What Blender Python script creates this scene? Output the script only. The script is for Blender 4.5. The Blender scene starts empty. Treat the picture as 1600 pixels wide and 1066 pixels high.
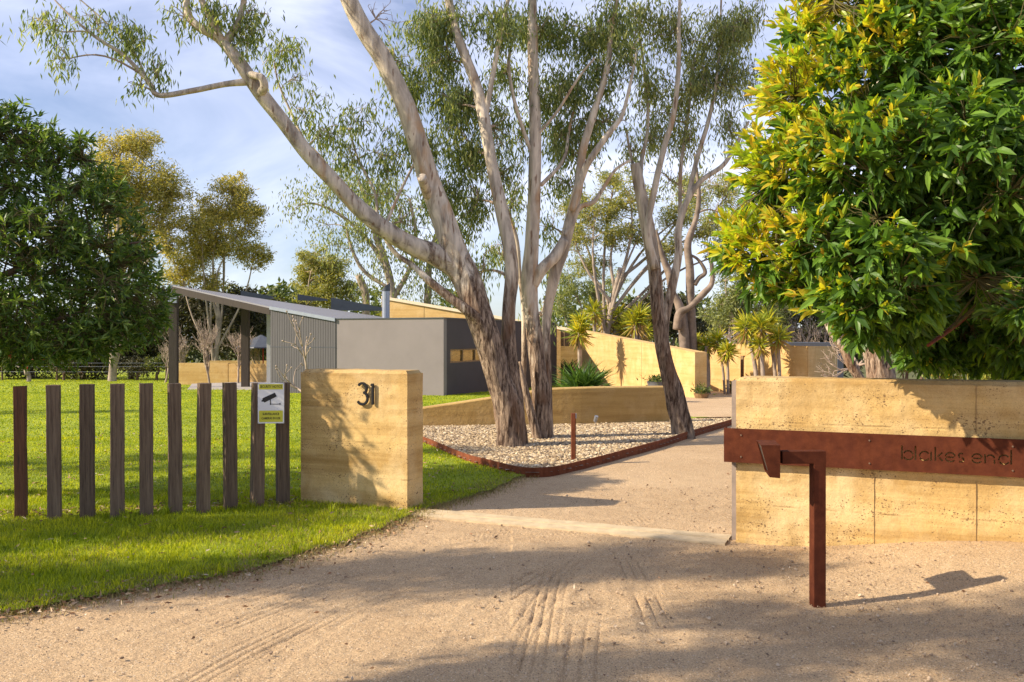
import bpy, math, random
import numpy as np
from mathutils import Vector, Matrix, noise
random.seed(7); rng = np.random.default_rng(7)
S = bpy.context.scene; C = S.collection
# ------------------------------------------------------------------ camera, sky, sun, exposure
F = 1422.0; HOR = 527.0; EYE = 1.65
cam = bpy.data.objects.new('camera', bpy.data.cameras.new('camera')); C.objects.link(cam)
cam.location = (0, 0, EYE); cam.rotation_euler = (math.pi/2, 0, 0)
cam.data.sensor_width = 36; cam.data.lens = 36*F/1600; cam.data.shift_y = (HOR-533)/1600
cam.data.clip_end = 2000; cam.data.clip_start = 0.05
S.camera = cam
S.view_settings.view_transform = 'Standard'; S.view_settings.look = 'None'
S.view_settings.exposure = 0.72; S.view_settings.gamma = 1
SUN_EL = math.radians(33); SAZ = (-.972, -.235)          # horizontal direction towards the sun
sdir = Vector((SAZ[0]*math.cos(SUN_EL), SAZ[1]*math.cos(SUN_EL), math.sin(SUN_EL))).normalized()
sun = bpy.data.objects.new('sun', bpy.data.lights.new('sun', 'SUN')); C.objects.link(sun)
sun.data.energy = 5.0; sun.data.angle = math.radians(0.55); sun.data.color = (1, .86, .66)
sun.rotation_euler = sdir.to_track_quat('Z', 'Y').to_euler(); sun.location = (-30, -8, 25)
W = bpy.data.worlds.new('World'); S.world = W; W.use_nodes = True
nt = W.node_tree; nt.nodes.clear()
def wn(t, **k):
    n = nt.nodes.new(t)
    for a, b in k.items(): setattr(n, a, b)
    return n
wo = wn('ShaderNodeOutputWorld'); bg = wn('ShaderNodeBackground'); sky = wn('ShaderNodeTexSky')
sky.sky_type = 'NISHITA'; sky.sun_disc = False; sky.sun_elevation = SUN_EL
sky.sun_rotation = math.atan2(SAZ[0], SAZ[1]) % (2*math.pi); sky.air_density = 1.0; sky.dust_density = 0.6; sky.ozone_density = 3.0
bg.inputs['Strength'].default_value = 0.082
tc = wn('ShaderNodeTexCoord'); mp = wn('ShaderNodeMapping'); mp.inputs['Scale'].default_value = (1.0, 1.0, 3.2); mp.inputs['Rotation'].default_value = (0.0, 0.25, 0.5)
n1 = wn('ShaderNodeTexNoise'); n1.inputs['Scale'].default_value = 1.7; n1.inputs['Detail'].default_value = 7; n1.inputs['Roughness'].default_value = .55; n1.inputs['Distortion'].default_value = .8
r1 = wn('ShaderNodeValToRGB'); r1.color_ramp.elements[0].position = .40; r1.color_ramp.elements[1].position = .72
r1.color_ramp.elements[0].color = (.12, .12, .12, 1); r1.color_ramp.elements[1].color = (.85, .85, .85, 1)
mx = wn('ShaderNodeMix', data_type='RGBA'); mx.inputs['B'].default_value = (9.8, 10.2, 12.4, 1)
nt.links.new(tc.outputs['Generated'], mp.inputs['Vector']); nt.links.new(mp.outputs[0], n1.inputs['Vector'])
nt.links.new(n1.outputs['Fac'], r1.inputs['Fac']); nt.links.new(r1.outputs['Color'], mx.inputs['Factor'])
hs = wn('ShaderNodeHueSaturation'); hs.inputs['Saturation'].default_value = 1.12; hs.inputs['Value'].default_value = 1.0; hs.inputs['Hue'].default_value = .512; nt.links.new(sky.outputs[0], hs.inputs['Color']); nt.links.new(hs.outputs[0], mx.inputs['A']); nt.links.new(mx.outputs['Result'], bg.inputs['Color']); nt.links.new(bg.outputs[0], wo.inputs[0])

# ------------------------------------------------------------------ helpers
def P(px, py, Y): return np.array([(px-800)/F*Y, Y, EYE-(py-HOR)/F*Y])
FD = np.array([.918, -.396]); FN = np.array([-.396, -.918])      # fence line direction / its front normal
W0 = np.array([1.80, 7.31]); P0 = np.array([-2.078, 8.955])
def sstep(a, b, x):
    t = np.clip((x-a)/(b-a), 0, 1); return t*t*(3-2*t)
def gz(x, y):
    x = np.asarray(x, float); y = np.asarray(y, float)
    g = -0.0225*np.where(y > 12, np.sqrt((np.maximum(y-12, 0))**2+9)-3, 0)
    g = np.maximum(g, -0.95)
    yw = W0[1]+(x-W0[0])*FD[1]/FD[0]
    dd = np.clip(np.abs(y-yw), 0, 9)
    g = g + .175*sstep(1.9, 3.7, x)*np.exp(-(dd/1.1)**2)
    g = g + .05*np.exp(-((x+3.2)**2/8+(y-7.2)**2/2.0))
    return g
def G(px, py):
    s = (py-HOR)/F; y = EYE/s
    for _ in range(30):
        y = y*.5+.5*(EYE-float(gz((px-800)/F*y, y)))/s
    return np.array([(px-800)/F*y, y])
def G3(px, py):
    q = G(px, py); return np.array([q[0], q[1], float(gz(q[0], q[1]))])

def mesh_np(name, V, Fc, mats, parent=None, smooth=False, midx=None):
    """V (n,3), Fc: list of arrays (m,k)"""
    V = np.asarray(V, np.float32)
    if not isinstance(Fc, list): Fc = [Fc]
    me = bpy.data.meshes.new(name); me.vertices.add(len(V)); me.vertices.foreach_set('co', V.ravel())
    loops = np.concatenate([f.ravel() for f in Fc]).astype(np.int32)
    tot = np.concatenate([np.full(len(f), f.shape[1]) for f in Fc]).astype(np.int32)
    st = np.concatenate([[0], np.cumsum(tot)[:-1]]).astype(np.int32)
    me.loops.add(len(loops)); me.loops.foreach_set('vertex_index', loops)
    me.polygons.add(len(tot)); me.polygons.foreach_set('loop_start', st); me.polygons.foreach_set('loop_total', tot)
    me.polygons.foreach_set('use_smooth', np.full(len(tot), bool(smooth)))
    if not isinstance(mats, (list, tuple)): mats = [mats]
    for m in mats: me.materials.append(m)
    if midx is not None: me.polygons.foreach_set('material_index', np.asarray(midx, np.int32))
    me.update(calc_edges=True); me.validate()
    o = bpy.data.objects.new(name, me); C.objects.link(o)
    if parent: o.parent = parent
    return o
class MB:
    def __init__(s): s.V = []; s.F = {3: [], 4: []}; s.n = 0
    def add(s, V, Fs):
        V = np.asarray(V, float).reshape(-1, 3)
        for f in (Fs if isinstance(Fs, list) else [Fs]):
            f = np.asarray(f, int)
            if len(f): s.F[f.shape[1]].append(f+s.n)
        s.V.append(V); s.n += len(V)
    def quadbox(s, p, ex, ey, ez):
        """box from corner p with edge vectors"""
        p, ex, ey, ez = [np.asarray(a, float) for a in (p, ex, ey, ez)]
        if np.dot(np.cross(ex, ey), ez) < 0: p = p+ex; ex = -ex
        v = [p, p+ex, p+ex+ey, p+ey]; v = v+[a+ez for a in v]
        s.add(v, np.array([[0, 3, 2, 1], [4, 5, 6, 7], [0, 1, 5, 4], [1, 2, 6, 5], [2, 3, 7, 6], [3, 0, 4, 7]]))
    def box(s, x0, x1, y0, y1, z0, z1): s.quadbox((x0, y0, z0), (x1-x0, 0, 0), (0, y1-y0, 0), (0, 0, z1-z0))
    def tube(s, pts, rad, seg=8, cap=True, rough=0.0, groove=0.0, seed=0):
        pts = np.asarray(pts, float); n = len(pts); rad = np.asarray(rad, float)
        T = np.gradient(pts, axis=0); T /= np.linalg.norm(T, axis=1)[:, None]+1e-9
        ref = np.array([1., .1, .05]) if abs(T[0][0]) < .8 else np.array([0, 1., .1])
        U = ref-T*(T@ref)[:, None]; U /= np.linalg.norm(U, axis=1)[:, None]+1e-9
        B = np.cross(T, U); a = np.linspace(0, 2*np.pi, seg, endpoint=False)
        R = np.repeat(rad[:, None], seg, 1)
        if rough or groove:
            L = np.concatenate([[0], np.cumsum(np.linalg.norm(np.diff(pts, axis=0), axis=1))])
            for i in range(n):
                for j in range(seg):
                    c, q = math.cos(a[j]), math.sin(a[j])
                    k = 0
                    if rough: k += rough*noise.noise(Vector((c*1.1+seed, q*1.1, L[i]*1.6)))
                    if groove:
                        gg = groove*min(1, max(.25, (2.4-L[i])/1.6))
                        k -= gg*(abs(noise.noise(Vector((c*3.2+seed, q*3.2, L[i]*.9+3))))*-2+.5)
                        k += gg*.45*noise.noise(Vector((c*9+seed, q*9, L[i]*4)))
                    R[i, j] *= 1+k
        V = pts[:, None, :]+R[:, :, None]*(np.cos(a)[None, :, None]*U[:, None, :]+np.sin(a)[None, :, None]*B[:, None, :])
        i = np.arange(n-1)[:, None]*seg; j = np.arange(seg)[None, :]; j2 = (j+1) % seg
        Fq = np.stack([i+j, i+j2, i+seg+j2, i+seg+j], -1).reshape(-1, 4)
        V = V.reshape(-1, 3)
        if cap:
            V = np.vstack([V, pts[:1], pts[-1:]]); b = n*seg; jj = np.arange(seg)
            t1 = np.stack([np.full(seg, b), (jj+1) % seg, jj], -1); t2 = np.stack([np.full(seg, b+1), (n-1)*seg+jj, (n-1)*seg+(jj+1) % seg], -1)
            s.add(V, [Fq, np.vstack([t1, t2])])
        else: s.add(V, Fq)
    def prism(s, poly, z0, z1):
        """poly list of (x,y); z0,z1 floats or per-vertex arrays"""
        n = len(poly); z0 = np.broadcast_to(z0, n); z1 = np.broadcast_to(z1, n)
        V = [(x, y, z0[i]) for i, (x, y) in enumerate(poly)]+[(x, y, z1[i]) for i, (x, y) in enumerate(poly)]
        q = np.array([[i, (i+1) % n, n+(i+1) % n, n+i] for i in range(n)])
        from mathutils.geometry import tessellate_polygon
        t = np.array(tessellate_polygon([[Vector((x, y, 0)) for x, y in poly]]))
        s.add(V, [q, t[:, ::-1], t+n])
    def lathe(s, c, prof, seg=24):
        c = np.asarray(c, float); a = np.linspace(0, 2*np.pi, seg, endpoint=False)
        V = np.array([[c[0]+r*np.cos(t), c[1]+r*np.sin(t), c[2]+z] for r, z in prof for t in a]); n = len(prof)
        i = np.arange(n-1)[:, None]*seg; j = np.arange(seg)[None, :]; j2 = (j+1) % seg
        s.add(V, np.stack([i+j, i+j2, i+seg+j2, i+seg+j], -1).reshape(-1, 4))
    def build(s, name, mat, parent=None, smooth=False, bevel=0):
        Fs = [np.vstack(f) for f in s.F.values() if f]
        o = mesh_np(name, np.vstack(s.V), Fs, mat, parent, smooth)
        if bevel:
            m = o.modifiers.new('bevel', 'BEVEL'); m.width = bevel; m.segments = 2; m.limit_method = 'ANGLE'
        return o
def tag(o, label, cat, group=None, kind=None):
    if label: o['label'] = label
    if cat: o['category'] = cat
    if group: o['group'] = group
    if kind: o['kind'] = kind
    return o
def struct(o): o['kind'] = 'structure'; return o
def stuff(o, label, cat): return tag(o, label, cat, kind='stuff')
def empty(name, loc, label, cat, group=None):
    o = bpy.data.objects.new(name, None); C.objects.link(o); o.location = loc; o.empty_display_size = .2
    return tag(o, label, cat, group)
def adopt(root, *objs):
    for o in objs:
        if o is None: continue
        o.parent = root; o.matrix_parent_inverse = Matrix.Translation(-root.location)
    return root
def crom(pts, n):
    """catmull-rom through rows of pts (any columns), n samples per span"""
    p = np.asarray(pts, float); p = np.vstack([2*p[0]-p[1], p, 2*p[-1]-p[-2]]); out = []
    for i in range(1, len(p)-2):
        for t in np.linspace(0, 1, n, endpoint=False):
            a, b, c, d = p[i-1], p[i], p[i+1], p[i+2]
            out.append(.5*((2*b)+(-a+c)*t+(2*a-5*b+4*c-d)*t*t+(-a+3*b-3*c+d)*t**3))
    out.append(p[-2]); return np.array(out)

# ------------------------------------------------------------------ materials
class M:
    def __init__(s, name):
        s.m = bpy.data.materials.new(name); s.m.use_nodes = True; s.t = s.m.node_tree; s.t.nodes.clear()
        s.out = s.n('ShaderNodeOutputMaterial'); s.b = s.n('ShaderNodeBsdfPrincipled'); s.l(s.b.outputs[0], s.out.inputs[0])
        s.b.inputs['Specular IOR Level'].default_value = .3
    def n(s, t, **k):
        x = s.t.nodes.new(t)
        for a, b in k.items(): setattr(x, a, b)
        return x
    def l(s, a, b): s.t.links.new(a, b)
    def co(s, scale=(1, 1, 1), rot=(0, 0, 0), src='Object'):
        c = s.n('ShaderNodeTexCoord'); m = s.n('ShaderNodeMapping'); m.inputs['Scale'].default_value = scale; m.inputs['Rotation'].default_value = rot
        s.l(c.outputs[src], m.inputs[0]); return m.outputs[0]
    def noise(s, v, scale, det=4, rough=.5, dist=0):
        x = s.n('ShaderNodeTexNoise'); x.inputs['Scale'].default_value = scale; x.inputs['Detail'].default_value = det
        x.inputs['Roughness'].default_value = rough; x.inputs['Distortion'].default_value = dist
        if v is not None: s.l(v, x.inputs['Vector'])
        return x.outputs['Fac']
    def vor(s, v, scale, feat='F1', out='Distance', rnd=1):
        x = s.n('ShaderNodeTexVoronoi', feature=feat); x.inputs['Scale'].default_value = scale; x.inputs['Randomness'].default_value = rnd
        s.l(v, x.inputs['Vector']); return x.outputs[out]
    def ramp(s, f, *st):
        x = s.n('ShaderNodeValToRGB'); e = x.color_ramp.elements
        for i, (p, c) in enumerate(st):
            if i >= 2: e.new(p)
            e[i].position = p
            e[i].color = (c, c, c, 1) if isinstance(c, (int, float)) else (*c, 1)
        s.l(f, x.inputs[0]); return x.outputs[0]
    def mix(s, f, a, b, mode='MIX'):
        x = s.n('ShaderNodeMix', data_type='RGBA', blend_type=mode)
        for v, i in ((f, 'Factor'), (a, 'A'), (b, 'B')):
            if isinstance(v, (int, float)) and i == 'Factor': x.inputs[i].default_value = v
            elif isinstance(v, tuple): x.inputs[i].default_value = (*v, 1)
            elif isinstance(v, (int, float)): x.inputs[i].default_value = (v, v, v, 1)
            else: s.l(v, x.inputs[i])
        return x.outputs['Result']
    def math(s, op, a, b=None, cl=False):
        x = s.n('ShaderNodeMath', operation=op, use_clamp=cl)
        for k, v in enumerate((a, b)):
            if v is None: continue
            if isinstance(v, (int, float)): x.inputs[k].default_value = v
            else: s.l(v, x.inputs[k])
        return x.outputs[0]
    def sep(s, v):
        x = s.n('ShaderNodeSeparateXYZ'); s.l(v, x.inputs[0]); return x.outputs
    def col(s, c):
        if isinstance(c, tuple): s.b.inputs['Base Color'].default_value = (*c, 1)
        else: s.l(c, s.b.inputs['Base Color'])
        return s
    def rough(s, r):
        if isinstance(r, (int, float)): s.b.inputs['Roughness'].default_value = r
        else: s.l(r, s.b.inputs['Roughness'])
        return s
    def bump(s, h, st=.5, d=.02):
        x = s.n('ShaderNodeBump'); x.inputs['Strength'].default_value = st; x.inputs['Distance'].default_value = d
        s.l(h, x.inputs['Height'])
        pn = getattr(s, '_bn', None)
        if pn is not None: s.l(pn, x.inputs['Normal'])
        s._bn = x.outputs[0]; s.l(s._bn, s.b.inputs['Normal']); return s
    def island(s): return s.n('ShaderNodeNewGeometry').outputs['Random Per Island']

def m_earth(name, base=(.65, .445, .18), dark=(.44, .27, .09), pale=(.77, .59, .32), pit=1.0, seam=.33, fine=1.0):
    m = M(name); v = m.co(); z = m.sep(v)[2]
    lay = m.noise(m.co((.3, .3, 7.5)), 1.25, 4, .65)
    big = m.noise(v, 2.2, 4, .6)
    c = m.mix(m.ramp(lay, (.36, 0), (.60, 1)), dark, base)
    c = m.mix(m.ramp(big, (.45, 0), (.7, .65)), c, pale); c = m.mix(m.ramp(m.noise(m.co((3, 3, 1)), 1.1, 4, .65), (.52, 0), (.66, .55)), c, dark); tz = m.ramp(m.math('MULTIPLY', z, 1/1.35), (.80, 0), (1.0, .45)); c = m.mix(m.math('MULTIPLY', tz, m.noise(m.co((4, 4, .5)), 2, 4)), c, (.30, .19, .08)) if seam == .33 else c
    gr = m.noise(v, 90*fine, 3, .7); c = m.mix(m.ramp(gr, (.35, .75), (.7, 1.12)), (0., 0., 0.), c, 'MIX') if False else m.mix(.32, c, m.ramp(gr, (.3, .35), (.7, 1.0)), 'MULTIPLY')
    # tamped seams
    w = m.math('FRACT', m.math('ADD', m.math('DIVIDE', z, seam), m.math('MULTIPLY', m.noise(m.co((1.5, 1.5, 1.5)), 1.5, 3), .10)))
    ln = m.ramp(w, (0.0, 1.0), (.035, 0.0), (.965, 0.0), (1.0, 1.0))
    sn = m.math('MULTIPLY', ln, m.ramp(m.noise(m.co((2, 2, .6)), 2.6, 4), (.45, 0), (.62, 1)))
    # pits: clustered aggregate holes, mostly next to the seams
    pv = m.vor(m.co((1, 1, 1.5)), 31*fine); pm = m.math('ADD', m.math('MULTIPLY', m.noise(m.co((1.2, 1.2, 4)), 1.8, 4, .6), .55), m.math('MULTIPLY', m.noise(v, 7, 4, .7), .45))
    th = m.ramp(pm, (.43, .0), (.66, .36*pit)); pits = m.math('LESS_THAN', pv, m.math('MULTIPLY', th, 1.0))
    pv2 = m.vor(v, 72*fine); th2 = m.ramp(pm, (.38, .05), (.66, .36*pit)); pits2 = m.math('LESS_THAN', pv2, th2)
    c = m.mix(m.math('MULTIPLY', pits, .9), c, (.20, .125, .06)); c = m.mix(m.math('MULTIPLY', pits2, .75), c, (.22, .13, .06))
    c = m.mix(m.math('MULTIPLY', sn, .5), c, (.28, .17, .07))
    m.col(c).rough(.95)
    h = m.math('SUBTRACT', m.math('SUBTRACT', m.math('MULTIPLY', gr, .25), m.math('MULTIPLY', pits, .8)), m.math('MULTIPLY', sn, .7))
    m.bump(h, .8, .006); m.bump(m.noise(v, 11, 4, .6), .5, .02)
    return m.m
def m_corten(name, a=(.066, .017, .0075), b=(.118, .033, .014)):
    m = M(name); v = m.co(); n = m.noise(v, 14, 5, .65); n2 = m.noise(v, 160, 3, .7); st = m.noise(m.co((12, 12, 1)), 1.5, 3)
    c = m.mix(m.ramp(n, (.35, 0), (.7, 1)), a, b); c = m.mix(m.ramp(n2, (.6, 0), (.75, .6)), c, (.17, .062, .03)); c = m.mix(m.ramp(st, (.4, 0), (.7, .4)), c, (.09, .025, .014))
    m.col(c).rough(.85).bump(n2, .35, .002); m.b.inputs['Specular IOR Level'].default_value = .12; return m.m
def m_plain(name, c, r=.6, metal=0, amp=.12, scale=6, bump=0):
    m = M(name); v = m.co(); n = m.noise(v, scale, 5, .6)
    lo = tuple(x*(1-amp) for x in c); hi = tuple(min(1, x*(1+amp)) for x in c)
    m.col(m.mix(m.ramp(n, (.3, 0), (.7, 1)), lo, hi)).rough(r); m.b.inputs['Metallic'].default_value = metal
    if bump: m.bump(m.noise(v, scale*14, 3, .7), bump, .004)
    return m.m
def m_wood(name, a, b, c=(.05, .035, .028)):
    m = M(name); v = m.co((22, 22, 1.1)); n = m.noise(v, 2.2, 6, .7, .3); n2 = m.noise(m.co((60, 60, 2)), 2, 4, .6)
    oi = m.n('ShaderNodeObjectInfo').outputs['Random']
    k = m.mix(m.ramp(n, (.32, 0), (.66, 1)), a, b); k = m.mix(m.ramp(n2, (.30, .9), (.42, 0)), k, c)
    k = m.mix(.45, k, m.ramp(oi, (0, .35), (1, 1.6)), 'MULTIPLY')
    m.col(k).rough(.85).bump(n, .7, .008).bump(n2, .6, .004); return m.m
def m_leaf(name, cols, tr=.28, rough=.45, sat_tr=1.6, spec=.4):
    m = M(name); r = m.island(); st = [(i/(len(cols)-1)*.999, c) for i, c in enumerate(cols)]
    c = m.ramp(r, *st); m.col(c).rough(rough); m.b.inputs['Specular IOR Level'].default_value = spec
    t = m.n('ShaderNodeBsdfTranslucent'); g = m.n('ShaderNodeMix', data_type='RGBA', blend_type='MULTIPLY'); g.inputs['Factor'].default_value = 1
    g.inputs['B'].default_value = (1.5*sat_tr, 1.45*sat_tr, .55*sat_tr, 1); m.l(c, g.inputs['A']); m.l(g.outputs['Result'], t.inputs[0])
    a = m.n('ShaderNodeMixShader'); a.inputs[0].default_value = tr; m.l(m.b.outputs[0], a.inputs[1]); m.l(t.outputs[0], a.inputs[2]); m.l(a.outputs[0], m.out.inputs[0])
    return m.m
def m_bark_gum(name, zlo=1.9, zhi=3.3, tone=1.0):
    m = M(name); v = m.co(); z = m.sep(m.co(src='Object'))[2]
    vs = m.co((5, 5, .9)); n = m.noise(vs, 1.6, 5, .6, .6); n2 = m.noise(m.co((17, 17, 2.6)), 1.6, 6, .7, .5); patch = m.noise(m.co((2.2, 2.2, .8)), 1.5, 4, .55, .5)
    t = lambda c: tuple(x*tone for x in c)
    sm = m.mix(m.ramp(n, (.34, 0), (.62, 1)), t((.27, .22, .17)), t((.68, .58, .45)))
    sm = m.mix(m.ramp(patch, (.56, 0), (.66, .85)), sm, t((.46, .29, .16))); sm = m.mix(m.ramp(m.noise(vs, 3.1, 3), (.62, 0), (.68, .8)), sm, t((.17, .09, .05)))
    rg = m.mix(m.ramp(n2, (.41, 0), (.62, 1)), t((.07, .040, .025)), t((.47, .345, .245))); rg = m.mix(m.ramp(patch, (.50, 0), (.62, .6)), rg, t((.20, .10, .05))); rg = m.mix(m.ramp(m.noise(m.co((3, 3, .7)), 1.3, 3), (.54, 0), (.66, .65)), rg, t((.52, .40, .29)))
    f = m.math('ADD', m.math('DIVIDE', m.math('SUBTRACT', z, zlo), zhi-zlo), m.math('MULTIPLY', m.math('SUBTRACT', n, .5), 2.6), )
    f = m.ramp(f, (.3, 0), (.7, 1))
    m.col(m.mix(f, rg, sm)).rough(.8)
    hb = m.mix(f, n2, m.math('MULTIPLY', n, .35)); m.bump(hb, 1.0, .05)
    return m.m
MT = {}
MT['earth'] = m_earth('rammed_earth'); MT['earth_far'] = m_earth('rammed_earth_far', (.66, .44, .18), (.56, .35, .13), (.72, .52, .26), pit=.35, seam=.42, fine=.6)
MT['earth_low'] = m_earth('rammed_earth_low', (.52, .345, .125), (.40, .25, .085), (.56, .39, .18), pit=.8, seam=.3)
MT['bark_dk'] = m_plain('dark_bark', (.14, .09, .06), .85, amp=.4, scale=3); MT['corten'] = m_corten('rusted_steel'); MT['corten_b'] = m_corten('rusted_steel_bright', (.15, .045, .02), (.25, .085, .04))
MT['wood'] = m_wood('weathered_timber', (.075, .048, .033), (.19, .135, .09)); MT['wood_r'] = m_wood('red_brown_timber', (.10, .04, .022), (.19, .085, .045))
MT['wood_h'] = m_wood('grey_beam_timber', (.036, .028, .024), (.072, .057, .049))
MT['bark'] = m_bark_gum('gum_bark'); MT['bark2'] = m_bark_gum('gum_bark_pale', 1.0, 2.4, 1.02); MT['bark3'] = m_bark_gum('gum_bark_rough', 1.7, 3.6, .88)
MT['bark_e'] = m_plain('grey_brown_bark', (.21, .16, .125), .85, amp=.5, scale=3); MT['bark_far'] = m_plain('far_bark', (.33, .265, .21), .85, amp=.45, scale=2.5)
MT['bark_dk'] = m_plain('dark_bark', (.14, .09, .06), .85, amp=.4, scale=3); MT['bark_red'] = m_plain('red_bark', (.22, .06, .03), .7, amp=.4, scale=5)
MT['greentwig'] = m_plain('green_brown_twig', (.10, .085, .03), .7, amp=.3, scale=4); MT['twig'] = m_plain('twig_bark', (.36, .27, .20), .85, amp=.3, scale=3); MT['bare'] = m_plain('bare_twig', (.36, .28, .22), .85, amp=.25, scale=3)
MT['gumleaf'] = m_leaf('gum_leaf', [(.07, .105, .045), (.12, .165, .06), (.20, .24, .085), (.36, .38, .14)], .38, .42)
MT['gumleaf2'] = m_leaf('gum_leaf_grey', [(.09, .12, .055), (.15, .18, .075), (.22, .25, .10), (.37, .38, .15)], .38, .45)
MT['wattle'] = m_leaf('wattle_leaf', [(.16, .17, .055), (.28, .27, .08), (.44, .38, .11), (.60, .48, .15)], .42, .6, 1.1)
MT['wattle2'] = m_leaf('wattle_leaf_green', [(.12, .15, .055), (.22, .24, .075), (.34, .33, .10), (.48, .42, .14)], .42, .6, 1.1)
MT['glossy'] = m_leaf('glossy_leaf', [(.035, .078, .015), (.06, .13, .02), (.10, .20, .025), (.17, .29, .03)], .32, .42, 1.5, .32)
MT['newleaf'] = m_leaf('new_yellow_leaf', [(.22, .36, .03), (.38, .48, .035), (.58, .55, .045), (.62, .42, .055)], .45, .35, 1.0, .45)
MT['bushleaf'] = m_leaf('bush_leaf', [(.034, .068, .014), (.065, .125, .022), (.115, .19, .035), (.22, .30, .065)], .28, .38, 1.5, .4)
MT['dkleaf'] = m_leaf('dark_shrub_leaf', [(.028, .033, .014), (.045, .048, .02), (.065, .06, .025), (.10, .085, .035)], .15, .6)
MT['midleaf'] = m_leaf('mid_shrub_leaf', [(.04, .065, .018), (.07, .10, .025), (.12, .15, .035), (.2, .2, .05)], .25, .5)
MT['brightleaf'] = m_leaf('bright_shrub_leaf', [(.10, .15, .03), (.2, .26, .045), (.32, .34, .06), (.36, .3, .07)], .35, .45, 1.1)
MT['yucca'] = m_leaf('yucca_leaf', [(.13, .19, .02), (.26, .30, .03), (.44, .43, .04), (.60, .50, .05)], .3, .35, 1.1)
MT['yucca_old'] = m_leaf('yucca_old_leaf', [(.45, .33, .06), (.42, .27, .08), (.3, .19, .08)], .2, .6, 1.0)
MT['flax'] = m_leaf('flax_leaf', [(.04, .08, .02), (.07, .13, .03), (.12, .2, .05)], .25, .3)
MT['redflower'] = m_leaf('red_flower', [(.4, .03, .02), (.55, .05, .03)], .2, .5, .5)
MT['grass'] = m_leaf('grass_blade', [(.13, .20, .008), (.28, .36, .010), (.45, .54, .015), (.62, .66, .03)], .4, .45, .95, .35)
def patch_grass(mm):
    t = mm.node_tree; n_ = t.nodes; ramp = [x for x in n_ if x.type == 'VALTORGB'][0]; c_ = n_.new('ShaderNodeTexCoord'); q = n_.new('ShaderNodeTexNoise'); q.inputs['Scale'].default_value = 1.1; q.inputs['Detail'].default_value = 5; q.inputs['Roughness'].default_value = .65; t.links.new(c_.outputs['Object'], q.inputs['Vector'])
    rp = n_.new('ShaderNodeValToRGB'); rp.color_ramp.elements[0].position = .36; rp.color_ramp.elements[0].color = (.55, .62, .6, 1); rp.color_ramp.elements[1].position = .66; rp.color_ramp.elements[1].color = (1.25, 1.08, 1.3, 1); t.links.new(q.outputs['Fac'], rp.inputs[0])
    x = n_.new('ShaderNodeMix'); x.data_type = 'RGBA'; x.blend_type = 'MULTIPLY'; x.inputs['Factor'].default_value = 1; t.links.new(ramp.outputs[0], x.inputs['A']); t.links.new(rp.outputs[0], x.inputs['B'])
    for l in list(t.links):
        if l.from_node == ramp and l.to_node != x: s_ = l.to_socket; t.links.remove(l); t.links.new(x.outputs['Result'], s_)
patch_grass(MT['grass'])
MT['drygrass'] = m_leaf('dry_grass_blade', [(.18, .13, .05), (.33, .24, .10), (.45, .35, .17), (.16, .2, .03)], .25, .7, .6)
MT['white'] = m_plain('white_paint', (.7, .7, .72), .45, amp=.04); MT['black'] = m_plain('black_paint', (.012, .012, .015), .35, amp=.2)
MT['sign_y'] = m_plain('sign_yellow', (.58, .55, .05), .5, amp=.05); MT['steel'] = m_plain('grey_steel', (.33, .36, .42), .4, .6, amp=.1)
MT['render_l'] = m_plain('grey_render', (.235, .208, .208), .9, amp=.06, scale=1.2, bump=.5)
MT['render_d'] = m_plain('charcoal_render', (.075, .065, .072), .9, amp=.08, scale=1.2, bump=.5); MT['trim'] = m_plain('grey_brown_trim', (.27, .22, .19), .8, amp=.2, scale=9); MT['galv'] = m_plain('galvanised', (.42, .42, .45), .5, .3, amp=.08); MT['slab'] = m_plain('slab', (.36, .33, .31), .85, amp=.12, scale=3)
MT['concrete'] = m_plain('concrete_strip', (.53, .415, .26), .9, amp=.2, scale=7, bump=.6); MT['cream'] = m_plain('cream_capping', (.72, .60, .42), .7, amp=.06)
MT['fascia'] = m_plain('charcoal_fascia', (.075, .085, .105), .5, amp=.1); MT['pot'] = m_plain('grey_pot', (.12, .12, .13), .6, amp=.15)
MT['dark'] = m_plain('dark_void', (.02, .017, .014), .8)
m = M('vertical_boards'); n = m.noise(m.co((30, 30, .8)), 1.4, 4); m.col(m.mix(n, (.085, .08, .086), (.145, .138, .145))).rough(.8); MT['boards'] = m.m
m = M('metal_roof'); wv = m.n('ShaderNodeTexWave', wave_type='BANDS', bands_direction='X'); wv.inputs['Scale'].default_value = 4.2; m.l(m.co(rot=(0, 0, math.radians(-20))), wv.inputs['Vector'])
m.col(m.mix(m.noise(m.co(), 1.5, 4), (.22, .215, .225), (.29, .28, .29))).rough(.5).bump(wv.outputs['Fac'], .5, .02); m.b.inputs['Metallic'].default_value = .3; MT['roof'] = m.m
m = M('window_glass'); m.col((.03, .025, .02)).rough(.06); m.b.inputs['Specular IOR Level'].default_value = .9
v = m.co(); m.col(m.mix(m.ramp(m.noise(m.co((1, 1, 6)), 2.5, 3), (.4, 0), (.65, 1)), (.10, .055, .02), (.26, .15, .05))); MT['glass'] = m.m
MT['winframe'] = m_plain('timber_frame', (.24, .15, .075), .6, amp=.25)
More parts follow.
